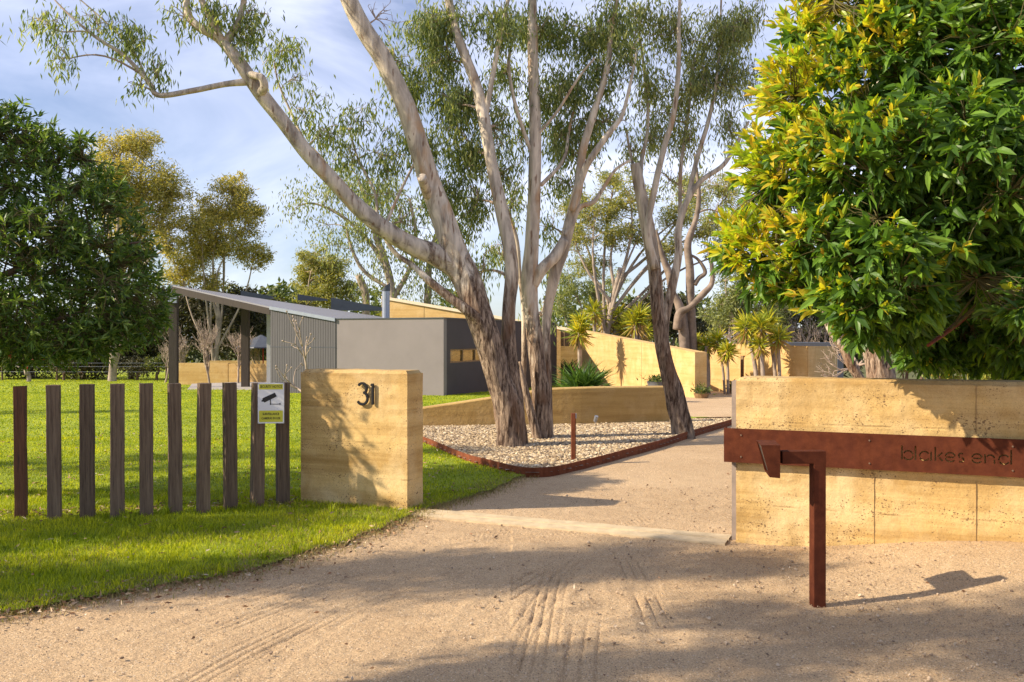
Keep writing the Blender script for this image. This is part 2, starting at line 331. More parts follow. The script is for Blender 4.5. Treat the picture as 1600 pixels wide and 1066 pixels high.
# ground: decomposed granite
m = M('granite_drive'); v = m.co()
big = m.noise(v, .55, 4, .6, .4); mid = m.noise(v, 5, 5, .65); gr = m.noise(v, 110, 4, .75); sp = m.vor(v, 75); sp2 = m.vor(v, 75, out='Color')
c = m.mix(m.ramp(big, (.35, 0), (.65, 1)), (.515, .345, .19), (.615, .43, .25)); c = m.mix(m.ramp(mid, (.3, 0), (.7, .5)), c, (.71, .515, .305))
c = m.mix(.8, c, m.ramp(gr, (.36, .40), (.62, 1.2)), 'MULTIPLY')
sx = m.sep(sp2)[0]
c = m.mix(m.math('MULTIPLY', m.math('LESS_THAN', sp, .27), m.math('GREATER_THAN', sx, .80)), c, (.14, .095, .06)); c = m.mix(m.math('MULTIPLY', m.math('LESS_THAN', sp, .30), m.math('LESS_THAN', sx, .16)), c, (.72, .60, .44))
m.col(c).rough(.95).bump(gr, .95, .010).bump(m.noise(v, 28, 4, .6), .5, .02); MT['drive'] = m.m
m = M('lawn_soil'); v = m.co(); a = m.noise(v, .9, 4, .6); b = m.noise(v, 45, 4, .8)
c = m.mix(m.ramp(a, (.35, 0), (.65, 1)), (.18, .235, .012), (.32, .38, .016)); c = m.mix(m.ramp(b, (.42, 0), (.68, .75)), c, (.36, .44, .04)); c = m.mix(m.ramp(m.noise(v, 7, 4, .7), (.6, 0), (.75, .5)), c, (.27, .24, .07))
m.col(c).rough(.95).bump(b, .9, .04); MT['lawn'] = m.m
m = M('bed_soil'); v = m.co(); m.col(m.mix(m.noise(v, 30, 4), (.16, .12, .085), (.34, .27, .19))).rough(.95); MT['bed'] = m.m
m = M('bed_stones'); m.col(m.ramp(m.island(), (0, (.12, .09, .07)), (.25, (.27, .19, .115)), (.55, (.44, .33, .19)), (.85, (.55, .43, .27)), (.99, (.68, .58, .43)))).rough(.85); MT['stone'] = m.m
m = M('grit'); m.col(m.ramp(m.island(), (0, (.16, .11, .075)), (.4, (.36, .26, .17)), (.99, (.54, .42, .29)))).rough(.85); MT['grit'] = m.m
m = M('litter'); m.col(m.ramp(m.island(), (0, (.12, .06, .03)), (.4, (.30, .16, .08)), (.8, (.45, .32, .2)), (.99, (.62, .52, .38)))).rough(.8); MT['litter'] = m.m

# ------------------------------------------------------------------ ground sheet
def ray_line(a, b):
    return G(*a), G(*b)
TR = []   # tyre tracks: polyline px points, half width, ridge spacing
for pts in ([(60, 1090), (300, 1000), (560, 905), (800, 850), (1000, 815)], [(-60, 1070), (250, 960), (480, 890), (660, 850), (850, 822)],
            [(560, 1150), (640, 1030), (740, 960), (850, 895), (980, 835)], [(790, 1180), (835, 1030), (850, 950), (862, 900), (868, 870)], [(730, 1180), (790, 1040), (835, 960), (880, 900), (930, 860)],
            [(960, 1150), (985, 1000), (978, 940), (972, 890)], [(700, 1130), (716, 1040), (735, 985), (760, 950)], [(330, 1130), (450, 1010), (600, 930), (700, 890), (900, 840)],
            [(-80, 1110), (180, 1020), (420, 930), (640, 872), (820, 838)], [(180, 1130), (400, 1010), (560, 940), (720, 890)], [(1010, 1200), (1040, 1020), (1010, 930), (985, 880)], [(900, 1180), (905, 1060), (915, 990), (925, 930)], [(80, 1000), (300, 930), (500, 880), (620, 850)]):
    TR.append(crom([G(*p) for p in pts], 12))
xs = np.concatenate([-np.geomspace(260, 6.1, 60), np.arange(-6, -3.2, .03), np.arange(-3.2, 3.4, .0095), np.arange(3.4, 6, .035), np.geomspace(6.1, 260, 60)])
ys = np.concatenate([np.arange(-14, 2.6, .6), np.arange(2.6, 3.4, .03)]); yy = [3.4]
while yy[-1] < 14: yy.append(yy[-1]+max(.011, .0026*yy[-1]*(yy[-1]/5)))
ys = np.concatenate([ys, yy, np.geomspace(14.4, 420, 90)])
XX, YY = np.meshgrid(xs, ys); Z = gz(XX, YY)
near = np.exp(-np.maximum(YY-9, 0)/3)*(np.abs(XX) < 5.9)*(YY > 2.6)
def vnoise(X, Y, sc, seed):
    r = np.random.default_rng(seed); g = r.random((257, 257)); u = X*sc; w = Y*sc
    i = np.floor(u).astype(int); j = np.floor(w).astype(int); fu = u-i; fw = w-j; fu = fu*fu*(3-2*fu); fw = fw*fw*(3-2*fw); i &= 255; j &= 255
    return (g[i, j]*(1-fu)+g[i+1, j]*fu)*(1-fw)+(g[i, j+1]*(1-fu)+g[i+1, j+1]*fu)*fw
H = .030*(vnoise(XX, YY, .9, 1)-.5)+.012*(vnoise(XX, YY, 3.1, 2)-.5)+.006*(vnoise(XX, YY, 12, 3)-.5)+.004*(vnoise(XX, YY, 45, 4)-.5)
mask_rows = (ys > 2.6) & (ys < 11.5); sub = np.ix_(mask_rows, np.ones(len(xs), bool))
sx_, sy_ = XX[sub], YY[sub]; hh = np.zeros_like(sx_)
for k, t in enumerate(TR):
    best = np.full(sx_.shape, 9.); sd = np.zeros_like(best); al = np.zeros_like(best); L = 0
    for a, b in zip(t[:-1], t[1:]):
        d = b-a; ln = np.linalg.norm(d); u = d/ln
        rx, ry = sx_-a[0], sy_-a[1]; s_ = np.clip(rx*u[0]+ry*u[1], 0, ln); ex, ey = rx-s_*u[0], ry-s_*u[1]; dist = np.hypot(ex, ey)
        m_ = dist < best; best = np.where(m_, dist, best); sd = np.where(m_, rx*u[1]-ry*u[0], sd); al = np.where(m_, L+s_, al); L += ln
    wd = .13; env = sstep(wd, wd*.75, best)*(.12+1.0*sstep(.38, .70, vnoise(sx_, sy_, .85, 20+k)))
    prof = -.002-.010*sstep(.55, .98, np.cos((sd+.006*vnoise(sx_, sy_, 3, 90+k))/(.058+.01*(k % 3))*2*np.pi))*sstep(.12, .55, vnoise(sx_, sy_, 2.0, 40+k))
    hh += env*prof+.004*np.exp(-np.minimum(((best-wd)/.03)**2, 50))*sstep(.3, .6, vnoise(sx_, sy_, 2, 60+k))
Hs = H[sub]; H[sub] = Hs*.8+hh*.95
Z = Z+H*near
ny, nx = XX.shape; idx = np.arange(ny*nx).reshape(ny, nx)
Fg = np.stack([idx[:-1, :-1], idx[:-1, 1:], idx[1:, 1:], idx[1:, :-1]], -1).reshape(-1, 4)
ground = struct(mesh_np('ground', np.stack([XX, YY, Z], -1).reshape(-1, 3), Fg, MT['drive'], smooth=True))

def in_poly(x, y, poly):
    r = np.zeros(x.shape, bool); n = len(poly); j = n-1
    for i in range(n):
        xi, yi = poly[i]; xj, yj = poly[j]
        c = ((yi > y) != (yj > y)) & (x < (xj-xi)*(y-yi)/((yj-yi) if yj != yi else 1e-9)+xi); r ^= c; j = i
    return r
def wob(p, n=10, amp=.05, seed=3):
    out = []
    p = [np.array(q) for q in p]
    for k in range(len(p)-1):
        for t in np.linspace(0, 1, n, endpoint=False):
            q = p[k]*(1-t)+p[k+1]*t
            out.append(q+amp*np.array([noise.noise(Vector((q[0]*3, q[1]*3, seed))), noise.noise(Vector((q[0]*3, q[1]*3, seed+9)))]))
    out.append(p[-1]); return out
verge = crom([G(-420, 1010), G(-150, 985), G(0, 962), G(200, 930), G(400, 893), G(560, 843), G(640, 808)], 4)
edge_px = [(600, 673), (660, 693.7), (720, 720), (765, 733), (810, 744.5), (840, 746), (870, 743.5), (900, 736.6), (962, 720), (1035, 699), (1086, 682), (1142, 665), (1185, 652)]
EDGE = crom([G(*p) for p in edge_px], 6)
lawn_poly = wob(list(verge)+[G(662, 797), G(700, 788), G(760, 770), G(812, 748)], 6, .10)+[tuple(q) for q in EDGE[:27][::-1]]
LW = [G(600, 671), G(660, 671), G(767, 669.5), G(908, 667.5), G(1044, 663.6)]
lawn_poly += [(-2.6, 17.3), (-2.4, 18.2), (2.9, 19.0), (2.6, 27), (3.0, 43), (4, 78), (-80, 78), (-80, 2), (-9, 4.5)]
lawn_poly = [np.array(q, float) for q in lawn_poly]
def sheet(name, poly, mat, dz, step, x0, x1, y0, y1, growy=None):
    gx = np.arange(x0, x1, step); gy = [y0]
    while gy[-1] < y1: gy.append(gy[-1]+(step if growy is None else max(step, growy*gy[-1])))
    X, Y = np.meshgrid(gx, gy); cx = (X[:-1, :-1]+X[1:, 1:])/2; cy = (Y[:-1, :-1]+Y[1:, 1:])/2
    keep = in_poly(cx, cy, poly); id_ = np.arange(X.size).reshape(X.shape)
    Fq = np.stack([id_[:-1, :-1], id_[:-1, 1:], id_[1:, 1:], id_[1:, :-1]], -1)[keep]
    Zz = gz(X, Y)+dz+.012*(vnoise(X, Y, 2.3, 9)-.5)*(Y < 20)
    used, inv = np.unique(Fq, return_inverse=True)
    V = np.stack([X, Y, Zz], -1).reshape(-1, 3)[used]
    return mesh_np(name, V, inv.reshape(-1, 4), mat, smooth=True)
nearlawn = [q for q in lawn_poly]
def sheet_v(poly, dz, xs_r, ys_r):
    X, Y = np.meshgrid(xs_r, ys_r); keep = in_poly((X[:-1, :-1]+X[1:, 1:])/2, (Y[:-1, :-1]+Y[1:, 1:])/2, poly); id_ = np.arange(X.size).reshape(X.shape)
    Fq = np.stack([id_[:-1, :-1], id_[:-1, 1:], id_[1:, 1:], id_[1:, :-1]], -1)[keep]; Zz = gz(X, Y)+dz+.012*(vnoise(X, Y, 2.3, 9)-.5)*(Y < 20); used, inv = np.unique(Fq, return_inverse=True)
    return np.stack([X, Y, Zz], -1).reshape(-1, 3)[used], inv.reshape(-1, 4)
lm = MB(); ynear = np.arange(3.0, 13.001, .025)
lm.add(*sheet_v(nearlawn, .026, np.arange(-9, 1.5, .025), ynear)); lm.add(*sheet_v(nearlawn, .026, np.arange(-75, -8.99, .3), np.arange(2.5, 13.1, .25)[:43]))
yf = [13.0]
while yf[-1] < 77: yf.append(yf[-1]+max(.12, .009*yf[-1]))
lm.add(*sheet_v(nearlawn, .026, np.arange(-75, 4.5, .12), yf)); lawn = struct(lm.build('lawn', MT['lawn'], smooth=True))
bed_poly = [tuple(q) for q in EDGE]+[G(1185, 650), G(1088, 658.5), G(1044, 664)]+LW[::-1]
bed_poly = [np.array(q, float) for q in bed_poly]
bed = struct(sheet('gravel_bed', bed_poly, MT['bed'], .06, .08, -4, 6, 9, 19))
MT['rough_ground'] = m_plain('rough_ground', (.10, .105, .035), .95, amp=.5, scale=.8, bump=.5)
struct(sheet('bush_floor', [np.array(q, float) for q in ((6.4, 8.5), (60, 8.5), (95, 190), (-150, 190), (-150, 79), (4.6, 79), (4.6, 46), (15, 46), (13.5, 31), (9.5, 18))], MT['rough_ground'], .02, .5, -150, 95, 8, 190, .012))
strip_p = [G(1052, 663), G(1088, 658.2), G(1160, 657.5), G(1160, 654), G(1060, 652)]
lawn2 = struct(sheet('lawn_strip', strip_p, MT['lawn'], .02, .1, 2, 7, 15, 24))

def inpoly_pts(poly, n, box, wfun=None):
    out = np.zeros((0, 2))
    while len(out) < n:
        x = rng.uniform(box[0], box[1], n*2); y = rng.uniform(box[2], box[3], n*2)
        k = in_poly(x, y, poly)
        if wfun is not None: k &= rng.random(len(x)) < wfun(x, y)
        out = np.vstack([out, np.stack([x[k], y[k]], -1)])
    return out[:n]
def blades(pts, hmin, hmax, w, lean=.5, dz=.0):
    n = len(pts); z = gz(pts[:, 0], pts[:, 1])+dz; a = rng.uniform(0, 2*np.pi, n); h = rng.uniform(hmin, hmax, n)
    b = np.stack([pts[:, 0], pts[:, 1], z], -1); s_ = np.stack([np.cos(a), np.sin(a), 0*a], -1)*w*rng.uniform(.6, 1.3, n)[:, None]/2
    la = rng.uniform(0, 2*np.pi, n); ll = rng.random(n)*lean*h; ld = np.stack([np.cos(la)*ll, np.sin(la)*ll, 0*la], -1)
    m1 = b+ld*.35+np.stack([0*h, 0*h, h*.6], -1); tp = b+ld+np.stack([0*h, 0*h, h*(1-.25*rng.random(n))], -1)
    V = np.stack([b-s_, b+s_, m1+s_*.75, m1-s_*.75, tp], 1).reshape(-1, 3); i = np.arange(n)[:, None]*5
    return V, [i+np.array([[0, 1, 2, 3]]), i+np.array([[3, 2, 4]])]
def visx(x, y): return (np.abs(x) < .62*y+.5)
g = MB()
w1 = lambda x, y: visx(x, y)*1.0
g.add(*blades(inpoly_pts(lawn_poly, 95000, (-6.5, 0, 4.5, 9.6), lambda x, y: visx(x, y)*(.45+.55*(vnoise(x, y, 2.2, 5) > .35))), .02, .062, .0048, .9, .018))
g.add(*blades(inpoly_pts(lawn_poly, 70000, (-9, 1, 9.4, 15), w1), .018, .045, .008, .8, .018))
g.add(*blades(inpoly_pts(lawn_poly, 90000, (-22, 1, 14.5, 34), w1), .018, .045, .02, .8, .018))
g.add(*blades(inpoly_pts(lawn_poly, 45000, (-38, 3, 33, 62), w1), .02, .05, .05, .8, .018))
tufts = inpoly_pts(lawn_poly, 50, (-6, 0, 5, 9), w1)
g.add(*blades(np.repeat(tufts, 28, 0)+rng.normal(0, .02, (1400, 2)), .05, .13, .006, .9, .018))
stuff(g.build('grass', MT['grass']), 'bright green mown grass covering the lawn and the verge', 'grass')
g = MB(); edge2 = crom([G(640, 806), G(662, 797), G(700, 788), G(760, 770), G(812, 748)], 6); vv = np.vstack([crom(verge, 6), edge2, edge2, edge2]); k = rng.integers(0, len(vv), 20000)
pt = vv[k]+rng.normal(0, .13, (20000, 2))+np.array([-.04, .08]); g.add(*blades(pt, .01, .05, .005, 1.6, .01))
pt = inpoly_pts(lawn_poly, 7000, (-6.5, 0, 4.5, 9.6), lambda x, y: visx(x, y)*(vnoise(x, y, 1.7, 15) > .62)); g.add(*blades(pt, .02, .05, .005, 1.5, .02))
stuff(g.build('dry_grass', MT['drygrass']), 'straw coloured dry grass fringe along the edge of the driveway', 'dry grass')

# stones
ICO = None
def ico():
    import bmesh
    bm = bmesh.new(); bmesh.ops.create_icosphere(bm, subdivisions=1, radius=1); V = np.array([v.co[:] for v in bm.verts]); Fq = np.array([[v.index for v in f.verts] for f in bm.faces]); bm.free(); return V, Fq
IV, IF = ico(); OV = np.array([[1, 0, 0], [-1, 0, 0], [0, 1, 0], [0, -1, 0], [0, 0, 1], [0, 0, -1]], float); OF = np.array([[0, 2, 4], [2, 1, 4], [1, 3, 4], [3, 0, 4], [2, 0, 5], [1, 2, 5], [3, 1, 5], [0, 3, 5]])
def stones(pts, smin, smax, dz, flat=.55, tmpl=(IV, IF), sink=.3):
    V0, F0 = tmpl; n = len(pts); s_ = rng.uniform(smin, smax, n)*rng.uniform(.7, 1.2, n); a = rng.uniform(0, 2*np.pi, n)
    sc = np.stack([s_, s_*rng.uniform(.55, .95, n), s_*flat*rng.uniform(.6, 1.1, n)], -1)
    V = V0[None]*(1+rng.normal(0, .14, (n, len(V0), 1)))*sc[:, None]; tl = rng.normal(0, .35, n)
    x, y, z = V[..., 0], V[..., 1], V[..., 2]; x, z = x*np.cos(tl)[:, None]-z*np.sin(tl)[:, None], x*np.sin(tl)[:, None]+z*np.cos(tl)[:, None]
    x, y = x*np.cos(a)[:, None]-y*np.sin(a)[:, None], x*np.sin(a)[:, None]+y*np.cos(a)[:, None]
    V = np.stack([x+pts[:, 0:1], y+pts[:, 1:2], z+(gz(pts[:, 0], pts[:, 1])+dz+sc[:, 2]*(1-2*sink))[:, None]], -1)
    Fq = F0[None]+(np.arange(n)*len(V0))[:, None, None]; return V.reshape(-1, 3), Fq.reshape(-1, 3)
def off_edge(x, y):
    d = np.full(x.shape, 9.)
    for a, b in zip(EDGE[:-1], EDGE[1:]):
        e = b-a; t = np.clip(((x-a[0])*e[0]+(y-a[1])*e[1])/(e@e), 0, 1); d = np.minimum(d, np.hypot(x-a[0]-t*e[0], y-a[1]-t*e[1]))
    return (d > .055)*1.0
g = MB(); g.add(*stones(inpoly_pts(bed_poly, 38000, (-4, 6, 9, 19), off_edge), .011, .034, .055, .5))
stuff(g.build('gravel', MT['stone']), 'pale river stones filling the bed round the gum trees', 'gravel')
drive_ok = lambda x, y: (~in_poly(x, y, lawn_poly))*visx(x, y)*np.clip(5/y, 0, 1)*(.25+.75*sstep(-.5, 2.2, x))
g = MB(); box = [(-8, 2), (8, 2), (8, 12), (-8, 12)]
pt = inpoly_pts(box, 60000, (-6, 6, 3, 10), drive_ok); zz = .0
g.add(*stones(pt, .0018, .0052, .003, .8, (OV, OF), .1))
pt = inpoly_pts(box, 1300, (-6, 6, 3, 10), drive_ok); g.add(*stones(pt, .006, .014, .004, .7, (IV, IF), .15))
stuff(g.build('loose_grit', MT['grit']), 'loose grit scattered over the granite driveway', 'grit')

# ------------------------------------------------------------------ fence line things
def obox(mb, t0, t1, n0, n1, z0, z1, org=W0):
    """box along the fence line: t along FD, n towards the viewer"""
    p = org+FD*t0+FN*n0
    mb.quadbox((p[0], p[1], z0), (FD[0]*(t1-t0), FD[1]*(t1-t0), 0), (FN[0]*(n1-n0), FN[1]*(n1-n0), 0), (0, 0, z1-z0))
def slab_wall(name, t0, t1, n0, n1, z0, z1, org, mat, ch=.03, sub=.05):
    """rammed wall with chamfered top and slightly uneven faces"""
    L = t1-t0; D = n1-n0; nz = int((z1-z0)/sub)+1; nl = int(L/sub)+1
    prof = [(0, 0)]+[(0, (z1-z0-ch)*k/nz) for k in range(1, nz+1)]+[(ch, z1-z0)]
    top = [(ch+(D-2*ch)*k/4, z1-z0) for k in range(1, 5)]
    back = [(D, (z1-z0-ch)*k/nz) for k in range(nz, -1, -1)]
    pr = prof+top+back; V = []; m_ = len(pr)
    ls = [ch*0]+[ch]+list(np.linspace(ch, L-ch, nl)[1:-1])+[L-ch]+[L]
    for li, l in enumerate(ls):
        for (d, z) in pr:
            zz = min(z, z1-z0-ch) if li in (0, len(ls)-1) else z
            dd = d
            q = org+FD*(t0+l)+FN*(n1-dd)
            w = .006*noise.noise(Vector((q[0]*5, q[1]*5, z*6)))+.004*noise.noise(Vector((q[0]*16, q[1]*16, z*16)))
            if zz < .12: w += .035*(.12-zz)/.12+.02*noise.noise(Vector((l*9, 0, 3)))
            if zz >= z1-z0-ch-1e-4: zz += .006*noise.noise(Vector((l*7, d*5, 1)))
            sg = 1 if d < D/2 else -1
            q = q+FN*w*sg; V.append((q[0], q[1], z0+zz))
    Fq = [[a*m_+b, a*m_+b+1, (a+1)*m_+b+1, (a+1)*m_+b] for a in range(len(ls)-1) for b in range(m_-1)]
    mb = MB(); mb.add(V, np.array(Fq)[:, ::-1])
    for e, fl in ((0, 1), (len(ls)-1, 0)):
        # end cap as quads between front and back
        ids = [e*m_+b for b in range(m_)]; i, j = 0, m_-1; qs = []
        while j-i > 2: qs.append([ids[i], ids[i+1], ids[j-1], ids[j]]); i += 1; j -= 1
        qs = np.array(qs); mb.add(np.zeros((0, 3)), [qs-mb.n if not fl else (qs-mb.n)[:, ::-1]])
    return mb.build(name, mat)
pil = empty('gate_pillar', (P0[0]+.5, P0[1]-.3, 0), 'short rammed earth gate wall bearing the house number 31', 'wall')
pb = slab_wall('wall_body', 0, 1.20, -.30, 0, -.08, 1.335, P0, MT['earth']); adopt(pil, pb)
def stroke2d(mb, path, w, org, right, up, nrm, d0, d1, closed=False):
    """thick stroke along 2-D path on a plane; extruded between d0 and d1 along nrm"""
    p = np.asarray(path, float); T = np.gradient(p, axis=0); T /= np.linalg.norm(T, axis=1)[:, None]; N = np.stack([-T[:, 1], T[:, 0]], -1)
    w = np.broadcast_to(w, len(p))[:, None]; a = p+N*w/2; b = p-N*w/2; V = []
    for (q, d) in ((a, d0), (b, d0), (b, d1), (a, d1)):
        V.append(org+q[:, :1]*right+q[:, 1:]*up+nrm*d)
    V = np.stack(V, 1); n = len(p); i = np.arange(n-1)[:, None, None]*4; j = np.arange(4)[None, :, None]; j2 = (j+1) % 4
    Fq = np.concatenate([i+j, i+j2, i+4+j2, i+4+j], -1).reshape(-1, 4); caps = np.array([[3, 2, 1, 0], [(n-1)*4, (n-1)*4+1, (n-1)*4+2, (n-1)*4+3]])
    mb.add(V.reshape(-1, 3), np.vstack([Fq, caps]))
def arc(cx, cy, r, a0, a1, n=18, ry=None):
    t = np.radians(np.linspace(a0, a1, n)); return np.stack([cx+r*np.cos(t), cy+(ry or r)*np.sin(t)], -1)
R3 = np.array([FD[0], FD[1], 0]); U3 = np.array([0, 0, 1.]); N3 = np.array([FN[0], FN[1], 0])
q = P0+FD*.675; og = np.array([q[0], q[1], 1.012])
mb = MB(); tp = arc(.05, .152, .048, 150, -75, 20); lo = arc(.05, .058, .058, 78, -150, 22)
stroke2d(mb, tp, .024, og, R3, U3, N3, .014, .034); stroke2d(mb, lo, .024, og, R3, U3, N3, .0145, .0335); d3 = mb.build('number_digit', MT['black'])
mb = MB(); stroke2d(mb, [(.166, 0), (.166, .1), (.166, .2)], .024, og, R3, U3, N3, .014, .034); stroke2d(mb, [(.146, .178), (.160, .197)], .016, og, R3, U3, N3, .0145, .0335); d1 = mb.build('number_digit', MT['black'])
for o in (d3, d1): o.modifiers.new('b', 'BEVEL').width = .003
adopt(pil, d3, d1); d3['label'] = 'black numeral three standing off the wall'; d1['label'] = 'black numeral one standing off the wall'
# right wall
rw = empty('entrance_wall', (W0[0]+1, W0[1]-.4, 0), 'long rammed earth entrance wall carrying the rusted name band', 'wall')
rb = slab_wall('wall_body', 0, 6.5, -.32, 0, -.06, 1.328, W0, MT['earth']); mb = MB(); obox(mb, -.045, -.004, -.20, -.06, 0, 1.295); tr = mb.build('end_trim', MT['trim'])
mb = MB()
for t, za, zb in ((1.03, .08, .62), (1.72, .1, .6), (1.72, .95, 1.3), (3.4, .1, 1.3)):
    obox(mb, t, t+.0025, -.001, .0065, za, zb)
jt = mb.build('joint', MT['winframe']); adopt(rw, rb, tr, jt)
# name band with cut-out letters
band = empty('name_band', (W0[0]+1, W0[1]-.5, .65), 'long rust red steel band across the entrance wall with cut out lettering', 'sign')
mb = MB(); ZB0, ZB1 = .653, .923
obox(mb, -.085, 5.2, .052, .068, ZB0, ZB1); plate = mb.build('plate', MT['corten'])
mb = MB(); lo_ = W0+FD*1.225+N3[:2]*.065; ol = np.array([lo_[0], lo_[1], .742]); sw = .0115; xh = .066
def put(x, paths):
    for p in paths:
        p = np.asarray(p, float)+np.array([x, 0]); stroke2d(mb, p, sw, ol, R3, U3, N3, -.03, .02)
r = xh/2; A_ = .104
def line(*a):
    a = np.array(a, float); return np.vstack([a[0]*(1-t)+a[1]*t for t in np.linspace(0, 1, 3)])
bowl = lambda c: [arc(c, r, r, 20, 165, 12), arc(c, r, r, 195, 340, 12)]
xc = 0
put(xc, [line((0, 0), (0, A_))]+[arc(.043, r, r, 155, 25-12, 10), arc(.043, r, r, -5, -155, 14)]); xc += .092
put(xc, [line((0, 0), (0, A_))]); xc += .028
put(xc, [arc(.033, r, r, 30, 190, 12), arc(.033, r, r, 205, 330, 12), line((.077, 0), (.077, xh))]); xc += .105
put(xc, [line((0, 0), (0, A_)), line((.014, .032), (.048, .064)), line((.026, .027), (.05, 0))]); xc += .066
ee = lambda: [arc(.033, r, r, 12, 170, 12), line((.008, r), (.058, r)), arc(.033, r, r, 192, 325, 12)]
put(xc, ee()); xc += .082
put(xc, [arc(.022, xh*.74, .016, 40, 250, 9), arc(.022, xh*.27, .017, 75, -140, 9)]); xc += .092
put(xc, ee()); xc += .085
put(xc, [line((0, 0), (0, xh)), arc(.034, xh-.03, .026, 150, 8, 10), line((.060, 0), (.060, .03))]); xc += .088
put(xc, [arc(.033, r, r, 30, 190, 12), arc(.033, r, r, 205, 330, 12), line((.077, 0), (.077, A_))])
cut = mb.build('cut', MT['black'])
import bmesh
for o_ in (plate, cut):
    bm = bmesh.new(); bm.from_mesh(o_.data); bmesh.ops.recalc_face_normals(bm, faces=bm.faces); bm.to_mesh(o_.data); bm.free()
bo = plate.modifiers.new('b', 'BOOLEAN'); bo.operation = 'DIFFERENCE'; bo.object = cut; bo.solver = 'EXACT'; bo.use_self = True
dg = bpy.context.evaluated_depsgraph_get(); me = bpy.data.meshes.new_from_object(plate.evaluated_get(dg)); ok = len(me.polygons) > 20
plate.modifiers.clear()
if ok: plate.data = me
bpy.data.objects.remove(cut)
print('CUT', ok, len(plate.data.polygons))
mb = MB(); obox(mb, -.085, -.079, -.05, .0515, ZB0, ZB1); rt = mb.build('return_flange', MT['corten'])
adopt(band, plate, rt)
for t in (.05, 1.0, 1.95, 2.9):
    for z in (.70, .872):
        mb = MB(); q = W0+FD*t+FN*.0685; c0 = np.array([q[0], q[1], z]); mb.tube([c0, c0+N3*.006], [.007, .006], 10); mb.tube([c0-N3*.07, c0-N3*.001], [.01, .01], 8); adopt(band, mb.build('bolt', MT['bark_dk']))
# grey threshold strip with gate track
q0 = P0+FD*1.22; q1 = W0+FD*-.06; mb = MB(); dsn = FN*.16; V = []
for k in range(41):
    t = k/40; c = q0*(1-t)+q1*t
    for s_, h in ((-1.0, -.03), (-1.0, .024), (-.12, .022), (-.10, .008), (.08, .008), (.10, .022), (1.0, .016), (1.0, -.03)):
        p = c+dsn*s_*(1+.06*noise.noise(Vector((t*14, s_, 0)))); V.append((p[0], p[1], float(gz(*p))+h+.004*noise.noise(Vector((t*20, s_, 4)))))
Fq = [[a*8+b, a*8+b+1, a*8+9+b, a*8+8+b] for a in range(40) for b in range(7)]
mb.add(V, np.array(Fq)); tag(mb.build('gate_track_strip', MT['concrete']), 'pale concrete strip with gate track groove crossing the drive between the walls', 'strip')

# timber posts
xs_ = [(45, 90), (165, 215), (284, 337), (396, 446), (505, 553), (613, 663), (714, 765), (815, 867), (913, 965), (1008, 1060)]
tops = [117, 115, 112, 111, 108, 106, 104, 100, 98, 95]; bots = [608, 610, 605, 603, 597, 588, 585, 570, 558, 551]
rot_ = [17, 20, 19, 22, 24, 29, 31, 30, 31, 22]
names = ['leftmost, reddish brown timber post of the fence row', 'second timber post from the left of the fence row', 'third timber post from the left, broad and dark', 'fourth timber post from the left of the fence row',
         'fifth timber post from the left of the fence row', 'sixth timber post from the left, its top corner pale', 'seventh timber post from the left of the fence row', 'third timber post from the earth pillar in the fence row',
         'timber post behind the left edge of the security sign', 'last timber post beside the earth pillar, behind the sign']
POSTS = []
for i in range(10):
    cx = (xs_[i][0]+xs_[i][1])/2/2.353; w = (xs_[i][1]-xs_[i][0])/2.353; by = 560+bots[i]/2.353; ty = 560+tops[i]/2.353
    gpt = G(cx, by-2); Y = gpt[1]; zt = EYE-(ty-HOR)/F*Y; wr = w/F*Y; th = math.radians(rot_[i]); va = math.atan2(-gpt[0], gpt[1])
    side = wr/(math.cos(th-va)+abs(math.sin(th-va))) if th > va else wr/(math.cos(th-va)+.9*abs(math.sin(th-va)))
    mb = MB(); n = 22; V = []; h = zt+.06; cs = side/2
    ring = [(-cs, -cs*.93), (-cs*.93, -cs), (0, -cs), (cs*.93, -cs), (cs, -cs*.93), (cs, 0), (cs, cs*.93), (cs*.93, cs), (0, cs), (-cs*.93, cs), (-cs, cs*.93), (-cs, 0)]
    for k in range(n+1):
        z = -.06+h*k/n
        for (a, b) in ring:
            e = .0028*noise.noise(Vector((a*90+i*7, b*90, z*5)))+.003*noise.noise(Vector((i*3, a*20, z*2.2)))
            V.append((a*(1+e/cs), b*(1+e/cs), z+(.006*noise.noise(Vector((a*50, b*50, i))) if k == n else 0)))
    m_ = 12; Fq = np.array([[a*m_+b, a*m_+(b+1) % m_, (a+1)*m_+(b+1) % m_, (a+1)*m_+b] for a in range(n) for b in range(m_)])
    V.append((0, 0, -.06+h)); c = len(V)-1
    mb.add(V, [Fq, np.array([[n*m_+b, n*m_+(b+1) % m_, c] for b in range(m_)])])
    o = mb.build('timber_post', MT['wood_r'] if i == 0 else MT['wood']); o.location = (gpt[0], gpt[1]+cs, float(gz(*gpt))); o.rotation_euler = (random.uniform(-.012, .012), random.uniform(-.012, .012), th)
    tag(o, names[i], 'post', 'timber posts in a row along the lawn'); POSTS.append((gpt[0], gpt[1]))
